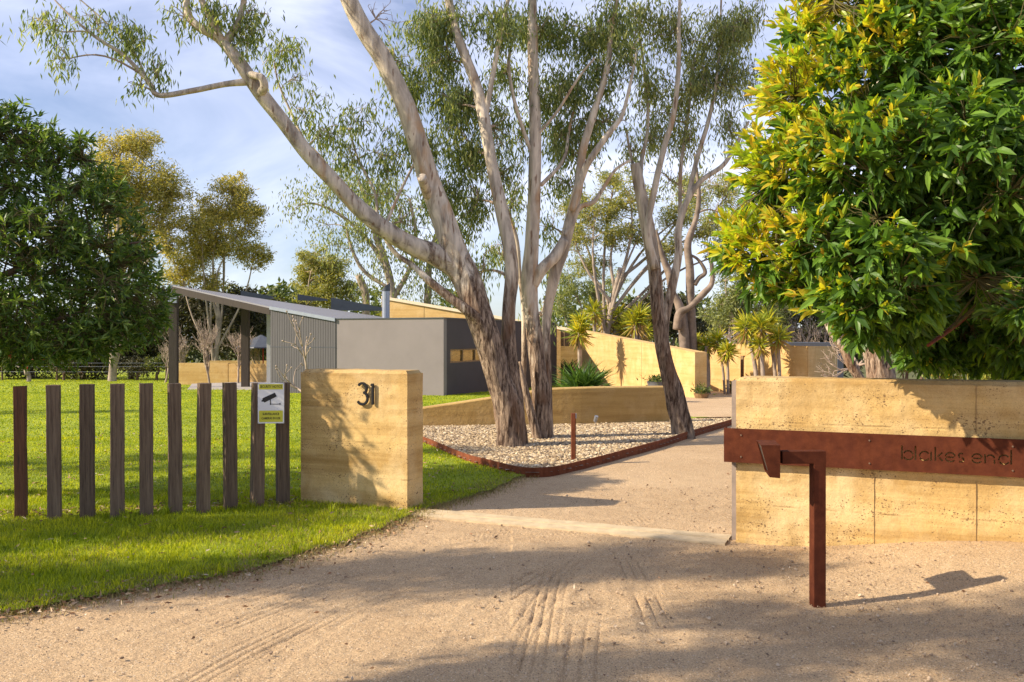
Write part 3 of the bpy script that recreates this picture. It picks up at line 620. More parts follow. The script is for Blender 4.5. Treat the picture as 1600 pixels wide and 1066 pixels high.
# security sign
sy = min(POSTS[8][1], POSTS[9][1])-.035
so = P(423.5, 630, sy); sg = empty('security_sign', so, 'white and yellow security camera notice fixed on the last two timber posts', 'sign')
Zr = math.radians(6); SR = np.array([math.cos(Zr), math.sin(Zr), 0]); SN = np.array([math.sin(Zr), -math.cos(Zr), 0]); sw_, sh_ = .245, .385
def sbox(mb, x0, x1, z0, z1, d0, d1):
    p = so+SR*x0+U3*z0+SN*d0; mb.quadbox(p, SR*(x1-x0), SN*(d1-d0), U3*(z1-z0))
mb = MB(); sbox(mb, -sw_/2, sw_/2, -sh_/2, sh_/2, 0, .004); pn = mb.build('panel', MT['white'], bevel=.0015)
mb = MB(); sbox(mb, -sw_/2+.012, sw_/2-.012, sh_/2-.062, sh_/2-.012, .0042, .0055); yb = mb.build('yellow_strip', MT['sign_y'])
mb = MB(); sbox(mb, -sw_/2+.012, sw_/2-.012, -sh_/2+.014, -sh_/2+.122, .0042, .0055); yb2 = mb.build('yellow_panel', MT['sign_y'])
mb = MB()
def spoly(pts, d0, d1):
    pts = np.array(pts); n = len(pts); V = [so+SR*a+U3*b+SN*d for d in (d0, d1) for a, b in pts]
    from mathutils.geometry import tessellate_polygon
    t = np.array(tessellate_polygon([[Vector((a, b, 0)) for a, b in pts]])); mb.add(V, [t[:, ::-1], t+n, np.array([[i, (i+1) % n, n+(i+1) % n, n+i] for i in range(n)])])
s1 = lambda x, y: ((x-578)/13.33*so[1]/F, (548-y)/13.33*so[1]/F)
spoly([s1(*p) for p in ((405, 445), (655, 330), (700, 408), (448, 535), (430, 518), (385, 515), (385, 490), (405, 480))], .0043, .0058)
spoly([s1(*p) for p in ((556, 480), (574, 470), (576, 562), (750, 562), (752, 548), (772, 540), (772, 590), (752, 580), (750, 574), (580, 574), (578, 584), (556, 584))], .0044, .0057)
cm = mb.build('camera_symbol', MT['black'])
def text(s_, size, cx, cz, dn, parent, mat, wide=1.0, name='lettering'):
    cu = bpy.data.curves.new('t', 'FONT'); cu.body = s_; cu.size = size; cu.align_x = 'CENTER'; cu.align_y = 'CENTER'; cu.extrude = .0004; cu.offset = .0006
    ob = bpy.data.objects.new('t', cu); C.objects.link(ob); d = bpy.context.evaluated_depsgraph_get(); me = bpy.data.meshes.new_from_object(ob.evaluated_get(d)); bpy.data.objects.remove(ob)
    me.materials.clear(); me.materials.append(mat); co = np.array([v.co[:] for v in me.vertices]); Q = so+SR*(cx+co[:, :1]*wide)+U3*(cz+co[:, 1:2])+SN*(dn+co[:, 2:3]); me.vertices.foreach_set('co', Q.astype(np.float32).ravel()); me.update()
    o = bpy.data.objects.new(name, me); C.objects.link(o); return o
t1 = text('SECURITY NOTICE', .034, 0, sh_/2-.037, .006, sg, MT['black'], .72); t2 = text('SURVEILLANCE', .030, 0, -sh_/2+.089, .006, sg, MT['black'], .76); t3 = text('CAMERAS IN USE', .030, 0, -sh_/2+.048, .006, sg, MT['black'], .76)
adopt(sg, pn, yb, yb2, cm, t1, t2, t3)
for a in (-1, 1):
    for b in (-1, 1):
        mb = MB(); c0 = so+SR*a*(sw_/2-.008)+U3*b*(sh_/2-.007)+SN*.004; mb.tube([c0, c0+SN*.003], [.0035, .003], 8); adopt(sg, mb.build('screw', MT['steel']))

# intercom post
ic = empty('intercom_post', (1.88, 5.6, 0), 'rusted steel goose neck intercom post with tapered hood in the foreground', 'post')
g0 = float(gz(1.88, 5.6)); th = math.radians(4); ax = np.array([math.cos(th), math.sin(th), 0]); ay = np.array([-math.sin(th), math.cos(th), 0]); c0 = np.array([1.88, 5.6, g0]); hw = .038
mb = MB(); V = []
zt = .953; wI = .076
outline = [(hw, -.05), (hw, zt), (-.235, zt), (-.235, zt-wI), (-hw, zt-wI), (-hw, -.05)]
Vf = [c0*[1, 1, 0]+ax*x-ay*hw+U3*z for x, z in outline]; Vb = [v+ay*2*hw for v in Vf]; mb.add(Vf+Vb, [np.array([[0, 1, 4, 5], [1, 2, 3, 4], [6, 11, 10, 7], [7, 10, 9, 8], [0, 6, 7, 1], [1, 7, 8, 2], [2, 8, 9, 3], [3, 9, 10, 4], [4, 10, 11, 5]])])
o1 = mb.build('post', MT['corten'], bevel=.003)
mb = MB(); dv = np.array([.046, .276, 0]); fr = [np.array(p) for p in ((1.505, 5.50, .997), (1.621, 5.50, .997), (1.621, 5.50, .797), (1.557, 5.50, .803))]
V = fr+[p+dv for p in fr]; mb.add(V, np.array([[3, 2, 1, 0], [4, 5, 6, 7], [0, 1, 5, 4], [1, 2, 6, 5], [2, 3, 7, 6]])); lf = MB(); inn = np.array([.007, 0, 0])
o2 = mb.build('hood', MT['corten']); sm_ = o2.modifiers.new('s', 'SOLIDIFY'); sm_.thickness = .004; sm_.offset = -1
mb = MB(); fq = [p+np.array([.012, .012, 0]) for p in (fr[0], fr[3])]; V = [fq[0]-U3*.012, fq[1]+U3*.012]; V = V+[p+dv*.9 for p in V]; V2 = [p+np.array([.02, 0, 0]) for p in V]
mb.add(V+V2, np.array([[0, 1, 3, 2], [4, 6, 7, 5], [0, 2, 6, 4], [1, 5, 7, 3], [0, 4, 5, 1], [2, 3, 7, 6]])); o3 = mb.build('speaker_panel', MT['black']); adopt(ic, o1, o2, o3)

# ------------------------------------------------------------------ edging, low wall, lights
mb = MB(); V = []; n = len(EDGE)
for i, p in enumerate(EDGE):
    t = EDGE[min(i+1, n-1)]-EDGE[max(i-1, 0)]; t = t/np.linalg.norm(t); nn = np.array([t[1], -t[0]]); z = float(gz(*p))
    for a, h in ((0, -.05), (0, .115), (-.012, .115), (-.012, -.05)): q = p+nn*a; V.append((q[0], q[1], z+h))
mb.add(V, np.array([[a*4+b, a*4+(b+1) % 4, a*4+4+(b+1) % 4, a*4+4+b] for a in range(n-1) for b in range(4)])); tag(mb.build('garden_edging', MT['corten_b']), 'curved rusted steel edging holding the stone bed along the drive', 'edging')
re = [G(1185, 650), G(1142, 658), G(1088, 659)]; mb = MB()
for a, b in zip(re[:-1], re[1:]):
    d = (b-a); mb.quadbox((a[0], a[1], float(gz(*a))-.03), (d[0], d[1], 0), (0, .012, 0), (0, 0, .12))
tag(mb.build('garden_edging', MT['corten']), 'straight dark steel edging at the far side of the stone bed by the leaning gum', 'edging')
lp = crom([(-3.3, 16.9), (-1.75, 17.05), (-.4, 17.2), (1.32, 17.45), (3.12, 18.0)], 10); px_ = lp[:, 0]/lp[:, 1]*F+800
tz = np.interp(px_, [540, 600, 660, 772, 817, 868, 940, 1035, 1060], [660, 648, 637.5, 621, 613.5, 607, 605, 604, 604]); mb = MB(); V = []; n = len(lp)
for i, p in enumerate(lp):
    z1 = EYE-(tz[i]-HOR)/F*p[1]; t = lp[min(i+1, n-1)]-lp[max(i-1, 0)]; t = t/np.linalg.norm(t); nn = np.array([-t[1], t[0]]); g0 = float(gz(*p))-.1
    for a, h in ((0, g0), (0, z1-.02), (.02, z1), (.30, z1), (.32, z1-.02), (.32, g0)): q = p+nn*a; V.append((q[0], q[1], h))
mb.add(V, [np.array([[a*6+b, a*6+(b+1) % 6, a*6+6+(b+1) % 6, a*6+6+b] for a in range(n-1) for b in range(5)]), np.array([[0, 1, 2, 3], [0, 3, 4, 5], [(n-1)*6+3, (n-1)*6+2, (n-1)*6+1, (n-1)*6], [(n-1)*6+5, (n-1)*6+4, (n-1)*6+3, (n-1)*6]])])
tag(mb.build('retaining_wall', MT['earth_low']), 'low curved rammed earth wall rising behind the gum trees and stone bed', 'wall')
b3 = G3(897, 726.5); lb = empty('light_bollard', b3, 'rust coloured steel light bollard standing in the stone bed', 'bollard light')
mb = MB(); x, y, z = b3; mb.box(x-.035, x+.018, y, y+.07, z, z+.665); o1 = mb.build('column', MT['corten_b'], bevel=.002)
mb = MB(); mb.box(x+.0185, x+.034, y+.012, y+.058, z+.60, z+.66); o2 = mb.build('lamp_lens', MT['steel'])
mb = MB(); mb.box(x+.0185, x+.024, y+.008, y+.062, z+.0, z+.595); o3 = mb.build('back_channel', MT['corten']); adopt(lb, o1, o2, o3)
for px0, py0, lab in ((930, 668, 'small grey spotlight on a spike near the middle of the low curved wall'), (771.5, 668, 'small grey spotlight on a spike just left of the big gum trunk')):
    b = G3(px0, py0); r_ = empty('garden_spotlight', b, lab, 'spotlight', 'spotlights in the stone bed')
    mb = MB(); mb.tube([b, b+U3*.10], [.008, .008], 6); o1 = mb.build('spike', MT['steel']); mb = MB(); c = b+U3*.12; d = np.array([.02, -.05, .10]); mb.tube([c-d*.1, c, c+d*.8, c+d], [.02, .034, .036, .038], 12); o2 = mb.build('lamp_head', MT['steel']); adopt(r_, o1, o2)

# ------------------------------------------------------------------ house
# all coordinates worked out from the plan: long axis D1, short axis D2
D1 = np.array([.352, .936]); D2 = np.array([-.936, .352]); K = np.array([-2.33, 31.0])
house = empty('house', (K[0], K[1], -.4), 'low modern house of grey render, grey boards and rammed earth behind the lawn', 'house')
def q3(p, z): return np.array([p[0], p[1], z])
GB = -.60; TOP = 2.29
def wallbox(name, a, b, thick, z0, za, zb, mat, nrm=None, parent=None):
    """wall from plan point a to b; top za at a, zb at b; thickness to the right-hand normal of a->b"""
    a = np.array(a, float); b = np.array(b, float); t = (b-a)/np.linalg.norm(b-a); nn = np.array([t[1], -t[0]])*thick if nrm is None else np.array(nrm)*thick
    V = [q3(a, z0), q3(b, z0), q3(b+nn, z0), q3(a+nn, z0), q3(a, za), q3(b, zb), q3(b+nn, zb), q3(a+nn, za)]
    mb = MB(); mb.add(V, np.array([[0, 3, 2, 1], [4, 5, 6, 7], [0, 1, 5, 4], [1, 2, 6, 5], [2, 3, 7, 6], [3, 0, 4, 7]])); o = mb.build(name, mat); adopt(parent or house, o) if parent is None else None
    return o
A1 = K+D2*4.22; A2 = K+D2*6.99                      # end of the grey box / end of the boards
wallbox('rendered_wall', K, A1, .25, GB, TOP, TOP, MT['render_l'], D1)
# long side wall with window openings: pieces butt end to end
B1 = K+D1*12.6; wz0, wz1 = 1.65-.90, 1.65-.42
ws, we = .55, 3.6; ws2, we2 = 8.6, 10.8
def seg(s0, s1, z0, z1, nm='rendered_wall'): return wallbox(nm, K+D1*s0, K+D1*s1, .25, z0, z1, z1, MT['render_d'], D2)
seg(.252, ws, GB, TOP); seg(ws, we, GB, wz0); seg(ws, we, wz1, TOP); seg(we, ws2, GB, TOP); seg(ws2, we2, GB, wz0); seg(ws2, we2, wz1, TOP); seg(we2, 12.6, GB, TOP)
for (a, b, parts) in ((ws, we, (.37, .74)), (ws2, we2, (.5,))):
    mb = MB(); cutp = [a]+[a+(b-a)*f for f in parts]+[b]
    def wb(mb, s0, s1, z0, z1, d0, d1): p = K+D1*s0+D2*d0; mb.quadbox(q3(p, z0), q3(D1*(s1-s0), 0), q3(D2*(d1-d0), 0), (0, 0, z1-z0))
    fr_ = MB(); wb(fr_, a, b, wz0, wz0+.05, .02, .12); wb(fr_, a, b, wz1-.05, wz1, .02, .12)
    for s0 in cutp: s0 = min(max(s0, a+.03), b-.03); wb(fr_, s0-.03, s0+.03, wz0+.05, wz1-.05, .02, .12)
    fo = fr_.build('window', MT['winframe']); adopt(house, fo)
    wb(mb, a+.001, b-.001, wz0+.01, wz1-.01, .07, .09); gl = mb.build('pane', MT['glass']); gl.parent = fo
# parapet capping
mb = MB(); e = D1*-.03+D2*-.03; p = K-D1*.03; mb.quadbox(q3(p-D2*.03, TOP), q3(D2*4.25, 0), q3(D1*.31, 0), (0, 0, .035)); p = K+D1*.285-D2*.03; mb.quadbox(q3(p, TOP), q3(D1*12.3, 0), q3(D2*.31, 0), (0, 0, .035)); adopt(house, mb.build('parapet_capping', MT['fascia']))
# roof plane
pr2 = q3(A1, 2.297); pr1 = q3(A2, 2.756); pr3 = P(265, 445, 38.8)
nrm = np.cross(pr1-pr2, pr3-pr2); nrm /= np.linalg.norm(nrm)
if nrm[2] < 0: nrm = -nrm
ro = np.array([0, 0, EYE])
def onroof(px, py):
    d = np.array([(px-800)/F, 1, -(py-HOR)/F]); t = np.dot(pr2-ro, nrm)/np.dot(d, nrm); return ro+d*t
rp = [onroof(*p) for p in ((265, 445.5), (378, 460), (465, 463.5), (522, 467), (600, 484), (655, 496.5))]
print('ROOF', [tuple(np.round(p, 2)) for p in rp], nrm)
def zroof(p): return pr2[2]-((p[0]-pr2[0])*nrm[0]+(p[1]-pr2[1])*nrm[1])/nrm[2]
wb1 = MB(); nb = 27
for i in range(nb):
    s0 = 4.23+(6.99-4.23)*i/nb; s1 = s0+(6.99-4.23)/nb-.012; a = K+D2*s0; b = K+D2*s1; za, zb = zroof(a)-.03, zroof(b)-.03; o_ = -D1*.03
    V = [q3(a+o_, GB+.06), q3(b+o_, GB+.06), q3(b, GB+.06), q3(a, GB+.06), q3(a+o_, za), q3(b+o_, zb), q3(b, zb), q3(a, za)]; wb1.add(V, np.array([[0, 3, 2, 1], [4, 5, 6, 7], [0, 1, 5, 4], [1, 2, 6, 5], [2, 3, 7, 6], [3, 0, 4, 7]]))
adopt(house, wb1.build('board_cladding', MT['boards']))
mb = MB(); p_ = K+D2*4.22-D1*.036; mb.quadbox(q3(p_, 1.28), q3(D2*2.77, 0), q3(D1*.006, 0), (0, 0, .022)); adopt(house, mb.build('board_joint', MT['fascia']))
mb = MB(); e0, e1 = q3(A1-D1*.09, zroof(A1-D1*.09)), q3(A2-D1*.09, zroof(A2-D1*.09)); V = [e0-U3*.09, e1-U3*.09, e1+q3(D1*.07, -.09), e0+q3(D1*.07, -.09), e0+U3*.03, e1+U3*.03, e1+q3(D1*.07, .03), e0+q3(D1*.07, .03)]; mb.add(V, np.array([[0, 3, 2, 1], [4, 5, 6, 7], [0, 1, 5, 4], [1, 2, 6, 5], [2, 3, 7, 6], [3, 0, 4, 7]])); adopt(house, mb.build('barge_flashing', MT['steel']))
wallbox('clad_wall', A1+D2*.001, A2, .2, GB, zroof(A1)-.04, zroof(A2)-.04, MT['fascia'], D1)
wallbox('rear_wall', q3(A2, 0)[:2]+D1*.22, A2+D1*5.2, .2, GB, 2.4, 2.4, MT['boards'], D2*-1)
EV = K+D1*6.6-D2*-.35
roofpoly = [pr3, pr1, pr2+np.array([0, 0, .04])] + [q3(K+D2*.30+D1*.3, 0), q3(K+D2*.30+D1*9.5, 0)] + [q3(K+D1*9.5+D2*6, 0), q3(K+D1*7+D2*9, 0)]
rv = []
for p in roofpoly: z = zroof(p); rv.append(q3(p, max(z, 2.0) if False else z))
n = len(rv); mb = MB()
from mathutils.geometry import tessellate_polygon
tt = np.array(tessellate_polygon([[Vector(p) for p in rv]])); mb.add(rv+[p-U3*.05 for p in rv], [tt, (tt+n)[:, ::-1], np.array([[i, (i+1) % n, n+(i+1) % n, n+i] for i in range(n)])])
adopt(house, mb.build('roof', MT['roof']))
# beam and posts of the open pavilion
bd = (pr3-pr1); mb = MB(); V = []
for p, h in ((pr1, .23), (pr3, .27)):
    for a, z in ((-.04, -.055), (-.04, -.055-h), (.16, -.055-h), (.16, -.055)):
        q = p[:2]+np.array([.69, .72])*a; V.append((q[0], q[1], p[2]+z))
mb.add(V, np.array([[0, 1, 5, 4], [1, 2, 6, 5], [2, 3, 7, 6], [3, 0, 4, 7], [3, 2, 1, 0], [4, 5, 6, 7]])); adopt(house, mb.build('beam', MT['wood_h']))
mb = MB(); V = []
for px1, px2, pyt, pyb, Y, mt, nm in ((263.5, 276, 459, 604, 38.7, 'wood_h', 'post'), (376.5, 388, 481, 604, 38.8, 'wood_h', 'post'), (416.5, 424.5, 489, 601, 38.0, 'galv', 'post')):
    a = P(px1, pyt, Y); b = P(px2, pyt, Y); mb = MB(); mb.box(a[0], b[0], Y, Y+.25, GB, a[2]+(.05 if Y > 38.5 else 0)); o = mb.build(nm, MT[mt]); adopt(house, o)
    if mt == 'galv': o['label'] = 'pale galvanised steel post'
mb = MB(); a = P(264, 446, 38.66); mb.box(a[0]-.02, a[0]+.33, 38.60, 38.70, a[2]-.75, a[2]+.02); o = mb.build('flashing', MT['steel']); adopt(house, o)
mb = MB(); mb.prism([G(283, 618), G(472, 622.5), G(520, 620), G(500, 600), G(300, 603.5)], -.7, [-.44, -.40, -.42, -.44, -.50]); adopt(house, mb.build('patio_slab', MT['slab']))
# flue
f0 = P(603, 497, 33.6); f0[2] = 2.2; mb = MB(); zt = EYE+(527-455)/F*33.6; rr = 6/F*33.6; mb.tube([f0, [f0[0], f0[1], zt]], [rr, rr], 16); fl = mb.build('flue', MT['steel'], smooth=False)
mb = MB(); c = np.array([f0[0], f0[1], zt+.002]); V = [c+np.array([rr*1.12*math.cos(t), rr*1.12*math.sin(t), 0]) for t in np.linspace(0, 2*np.pi, 16, endpoint=False)]
V2 = [v+U3*(.05+.24*(v[0]-c[0]+rr)/(2*rr)) for v in V]; mb.add(V+V2, [np.array([[i, (i+1) % 16, 16+(i+1) % 16, 16+i] for i in range(16)]), np.array([[16, 16+i, 16+i+1] for i in range(1, 15)]), np.array([[0, i+1, i] for i in range(1, 15)])]); cw = mb.build('flue_cowl', MT['fascia']); adopt(house, fl); cw.parent = fl; cw.matrix_parent_inverse = Matrix.Translation(-house.location)@Matrix.Translation((0, 0, 0)); cw.matrix_parent_inverse = Matrix.Identity(4)
# skillion fins behind
for (pa, ya), (pb, yb_), h in (((376, 454), 41), ((425, 463), 41.5), .12), (((465, 459.5), 43), ((510, 467), 43.5), .10), (((517, 465), 44), ((605, 482), 44.5), .12):
    a = P(*pa, ya); b = P(*pb, yb_); wallbox('roof_fin', a[:2], b[:2], .25, min(a[2], b[2])-h, a[2], b[2], MT['fascia'], (0, 1))
# tall earth spine wall
sa = P(596, 463.5, 46.0); sb = P(874, 509, 43.6)
for i in range(4):
    t0, t1 = i/4, (i+1)/4; a = sa*(1-t0)+sb*t0; b = sa*(1-t1)+sb*t1; dd = (b-a)/np.linalg.norm(b-a)*.012
    wallbox('earth_wall', (a+dd)[:2], (b-dd)[:2], .4, GB-.3, a[2]-.12, b[2]-.12, MT['earth_far'], (0, 1))
wallbox('wall_capping', sa[:2]+np.array([0, -.08]), P(893, 514, 43.4)[:2]+np.array([0, -.08]), .62, 1.9, sa[2]+.02, P(893, 514, 43.4)[2]+.02, MT['cream'], (0, 1)) if False else None
cap = MB(); a, b = sa+[0, -.08, 0], P(893, 514.5, 43.4)+[0, -.08, 0]; V = [a-U3*.115, b-U3*.115, b+[0, .62, -.115], a+[0, .62, -.115], a+U3*.03, b+U3*.03, b+[0, .62, .03], a+[0, .62, .03]]; cap.add(V, np.array([[0, 3, 2, 1], [4, 5, 6, 7], [0, 1, 5, 4], [1, 2, 6, 5], [2, 3, 7, 6], [3, 0, 4, 7]])); adopt(house, cap.build('wall_capping', MT['cream']))
wallbox('entry_pier', P(867, 520, 43)[:2], P(876, 520, 43)[:2], .6, -1.2, P(867, 516, 43)[2], P(876, 517, 43)[2], MT['earth_far'], (0, 1))
wallbox('entry_fascia', P(876.3, 520, 43.1)[:2], P(916, 520, 42.6)[:2], .2, P(876, 541, 43)[2], P(876, 518, 43)[2], P(916, 521, 43)[2], MT['winframe'], (0, 1))
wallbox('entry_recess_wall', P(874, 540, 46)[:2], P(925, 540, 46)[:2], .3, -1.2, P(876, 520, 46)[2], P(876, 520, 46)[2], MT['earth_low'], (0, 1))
# courtyard wall coming towards the viewer
ca, cb = P(906, 516.5, 42.4), P(1086, 550.5, 30.0); cy = empty('courtyard_wall', (ca[0], ca[1], -.7), 'tall rammed earth wall sloping down from the house entry to the drive', 'wall'); cs_ = [0, .62, 1]
for i in range(2):
    a = ca*(1-cs_[i])+cb*cs_[i]; b = ca*(1-cs_[i+1])+cb*cs_[i+1]; e = (b-a)/np.linalg.norm(b-a)*.012; a, b = a+e, b-e
    o = wallbox('wall_panel', a[:2], b[:2], .42, -1.2, a[2], b[2], MT['earth_far'], (.977, .215), parent=cy); adopt(cy, o)
# second courtyard wall
w2 = empty('garden_wall', (9, 34, -.6), 'bright rammed earth wall behind the yuccas with a dark narrow doorway', 'wall')
def farwall(name, a, b, top, mt, th=.35, z0=-1.2, dpt=(0, 1), root=None):
    o = wallbox(name, a, b, th, z0, top[0], top[1], mt, dpt, parent=root); adopt(root, o); return o
X = lambda px, Y: np.array([(px-800)/F*Y, Y]); Zt = lambda py, Y: EYE-(py-HOR)/F*Y
Y2 = lambda px: 36.6-(px-1080)/182*4.6
def w2p(p0_, p1_, t0, t1): farwall('wall_panel', X(p0_, Y2(p0_)), X(p1_, Y2(p1_)), (Zt(t0, Y2(p0_)), Zt(t1, Y2(p1_))), MT['earth_far'], root=w2)
w2p(1080, 1157, 537, 537.5); w2p(1165, 1262, 538, 541)
farwall('doorway_lintel', X(1157.3, Y2(1157.3)), X(1164.7, Y2(1164.7)), (Zt(538, Y2(1157)), Zt(538, Y2(1165))), MT['earth_far'], .3, z0=Zt(556, 34.3), root=w2)
farwall('doorway_recess', X(1150, 36.2), X(1172, 35.6), (Zt(545, 36), Zt(545, 36)), MT['winframe'], root=w2)
farwall('wall_panel', X(1262.4, 32.05), X(1308, 36.2), (Zt(541, 32), Zt(541.5, 36.2)), MT['earth_far'], root=w2)
sh = empty('carport', (12, 38, -.6), 'flat roofed charcoal outbuilding behind the right end of the bright wall', 'outbuilding')
o = wallbox('fascia', X(1232, 37.4), X(1318, 37.2), 4, Zt(545, 37), Zt(535.5, 37), Zt(535.5, 37), MT['fascia'], (0, 1), parent=sh); adopt(sh, o)
o = wallbox('wall', X(1309, 37.3), X(1318, 37.3), 3.9, -1.2, Zt(545.2, 37), Zt(545.2, 37), MT['fascia'], (0, 1), parent=sh); adopt(sh, o)
# low retaining wall beyond the pavilion
w3 = empty('garden_wall', (-12, 44, -.6), 'low rammed earth garden wall seen between the pavilion posts', 'wall')
farwall('wall_panel', X(274, 43.5), X(356, 43.3), (Zt(567.5, 43.5), Zt(567.5, 43.5)), MT['earth_far'], root=w3); farwall('wall_panel', X(357, 43.3), X(432, 43.0), (Zt(569, 43.2), Zt(569, 43)), MT['earth_far'], root=w3); farwall('wall_panel', X(322, 47), X(440, 47), (Zt(564, 47), Zt(564, 47)), MT['earth_far'], root=w3)

# ================================================================== vegetation
def crown_mesh(tw, lf, tmat, lmat, name='crown'):
    V = np.vstack(tw.V+lf.V); Fs = []; mi = []
    for k in (3, 4):
        for mb_, off, m_ in ((tw, 0, 0), (lf, tw.n, 1)):
            if mb_.F[k]: f = np.vstack(mb_.F[k])+off; Fs.append(f); mi.append(np.full(len(f), m_))
    return mesh_np(name, V, Fs, [tmat, lmat], midx=np.concatenate(mi))
def unit(v): return v/(np.linalg.norm(v, axis=-1, keepdims=True)+1e-9)
def leaves(mb, Pt, D, L, Wd, fold=.22, fine=False, droop=.15):
    """one leaf per row of Pt growing along D"""
    n = len(Pt); D = unit(D); R = rng.normal(0, 1, (n, 3)); Sd = unit(np.cross(D, R)); N = np.cross(Sd, D)
    flip = np.where(N[:, 2] < 0, -1, 1)[:, None]; N = N*flip
    L = np.broadcast_to(L, n)[:, None]; Wd = np.broadcast_to(Wd, n)[:, None]
    if not fine:
        mid = Pt+D*L*.42; V = np.stack([Pt, mid+Sd*Wd/2+N*Wd*fold, Pt+D*L, mid-Sd*Wd/2+N*Wd*fold], 1).reshape(-1, 3)
        i = np.arange(n)[:, None]*4; mb.add(V, np.concatenate([i+np.array([[0, 1, 2]]), i+np.array([[0, 2, 3]])]))
    else:
        Dn = -N*droop*L
        V = np.stack([Pt, Pt+D*L*.32, Pt+D*L*.68+Dn*.35, Pt+D*L+Dn, Pt+D*L*.32+Sd*Wd*.5+N*Wd*fold, Pt+D*L*.68+Dn*.35+Sd*Wd*.38+N*Wd*fold, Pt+D*L*.32-Sd*Wd*.5+N*Wd*fold, Pt+D*L*.68+Dn*.35-Sd*Wd*.38+N*Wd*fold], 1).reshape(-1, 3)
        i = np.arange(n)[:, None]*8
        mb.add(V, [np.concatenate([i+np.array([f]) for f in ([0, 4, 1], [0, 1, 6], [2, 5, 3], [2, 3, 7])]), np.concatenate([i+np.array([f]) for f in ([1, 4, 5, 2], [1, 2, 7, 6])])])
def limb(pts, tail=None):
    """pts: (px,py,width_px,Y) -> world points and radii, smoothed"""
    a = np.array([list(P(p[0], p[1], p[3]))+[p[2]/2*p[3]/F] for p in pts]); c = crom(a, 7); return c[:, :3], np.maximum(c[:, 3], .003)
def curve(a, b, sag=.1, n=7, wig=.06):
    d = b-a; L = np.linalg.norm(d); t = np.linspace(0, 1, n)[:, None]; off = rng.normal(0, 1, 3)*wig*L
    return a+d*t+np.sin(t*np.pi)*(off+np.array([0, 0, sag*L]))
def nearest(limbs, c, below=.0):
    best = None
    for (pp, rr) in limbs:
        d = np.linalg.norm(pp-c, axis=1)+np.maximum(pp[:, 2]-c[2]+below, 0)*1.5; i = int(np.argmin(d))
        if best is None or d[i] < best[0]: best = (d[i], pp[i], rr[i])
    return best
def gum_foliage(twg, lf, limbs, c, rad, nbr, nleaf, L=.115, Wd=.026, spread=.16, r0=None, hang=1.0, tr=.006):
    """a hanging eucalypt spray: branch from the nearest limb, branchlets, drooping leaves"""
    c = np.asarray(c, float); d0, p0, rr = nearest(limbs, c, .2)
    r0 = r0 or min(rr*.6, .012+.018*min(d0, 3)); hub = c-(c-p0)/max(d0, .01)*min(np.mean(rad)*.5, d0*.4)
    if d0 > .25:
        br = curve(p0, hub, .06, 9, .07); twg.tube(br, np.linspace(r0, r0*.45, 9), 6, cap=False)
    pts = []
    for _ in range(nbr):
        u = rng.normal(0, 1, 3); u /= np.linalg.norm(u); e = c+u*rad*rng.uniform(.45, 1.0)
        b = curve(hub, e, .10, 6, .09); twg.tube(b, np.linspace(r0*.42, tr*.5, 6), 4, cap=False); k = b[2:]; pts.append(k)
        for _ in range(2):
            i = rng.integers(2, 6); e2 = b[i]+rng.normal(0, .35, 3)*rad*.6; b2 = curve(b[i], e2, .02, 4, .1); twg.tube(b2, np.linspace(tr, tr*.4, 4), 3, cap=False); pts.append(b2[1:]); pts.append(b2[2:])
    pts = np.vstack(pts); q = pts[rng.integers(0, len(pts), nleaf)]+rng.normal(0, spread, (nleaf, 3))*np.array([1, 1, 1.15])-np.array([0, 0, .06])
    D = rng.normal(0, .42, (nleaf, 3)); D[:, 2] = -hang+rng.normal(0, .3, nleaf)
    leaves(lf, q, D, L*rng.uniform(.65, 1.25, nleaf), Wd*rng.uniform(.7, 1.2, nleaf), .15)

def tree(name, label, cat, base, limbs, bark, clumps, leafmat, leafL, leafW, dens, group=None, seg=16, groove=.0, flare=1, twigmat=None, spread=.16, hang=1.0, trunkn=1, depthk=1.0):
    root = empty(name, base, label, cat, group); T = MB(); tw = MB(); lf = MB(); LL = []
    for i, l in enumerate(limbs):
        pp, rr = limb(l); rr = rr*(.92 if groove else 1); LL.append((pp, rr))
        if i < trunkn and flare:
            pp = np.vstack([pp[0]-[0, 0, .12], pp]); rr = np.concatenate([[rr[0]*1.05], rr]); h = pp[:, 2]-pp[0, 2]; rr = rr*(1+.13*np.exp(-h/.18))
            n2 = len(pp); T2 = np.linspace(0, n2-1, n2*3); pp = np.stack([np.interp(T2, np.arange(n2), pp[:, k]) for k in range(3)], -1); rr = np.interp(T2, np.arange(n2), rr)
            T.tube(pp, rr, seg*2, True, .10, groove, i*3.3)
        else:
            T.tube(pp, rr, seg if rr[0] > .05 else 8, True, .10, groove*.5 if rr[0] > .09 else 0, i*3.3)
    o1 = T.build('trunk', bark, smooth=True)
    for (px, py, rx, ry, Y, k) in clumps:
        s_ = Y/F; c = P(px, py, Y); rad = np.array([rx*s_, (rx+ry)/2*s_*depthk, ry*s_]); area = math.pi*rx*ry
        nl = int(dens*k*area); gum_foliage(tw, lf, LL, c, rad, max(4, int(5+area/900)), nl, leafL, leafW, spread, hang=hang)
    adopt(root, o1, crown_mesh(tw, lf, twigmat or MT['twig'], leafmat)); return root, LL

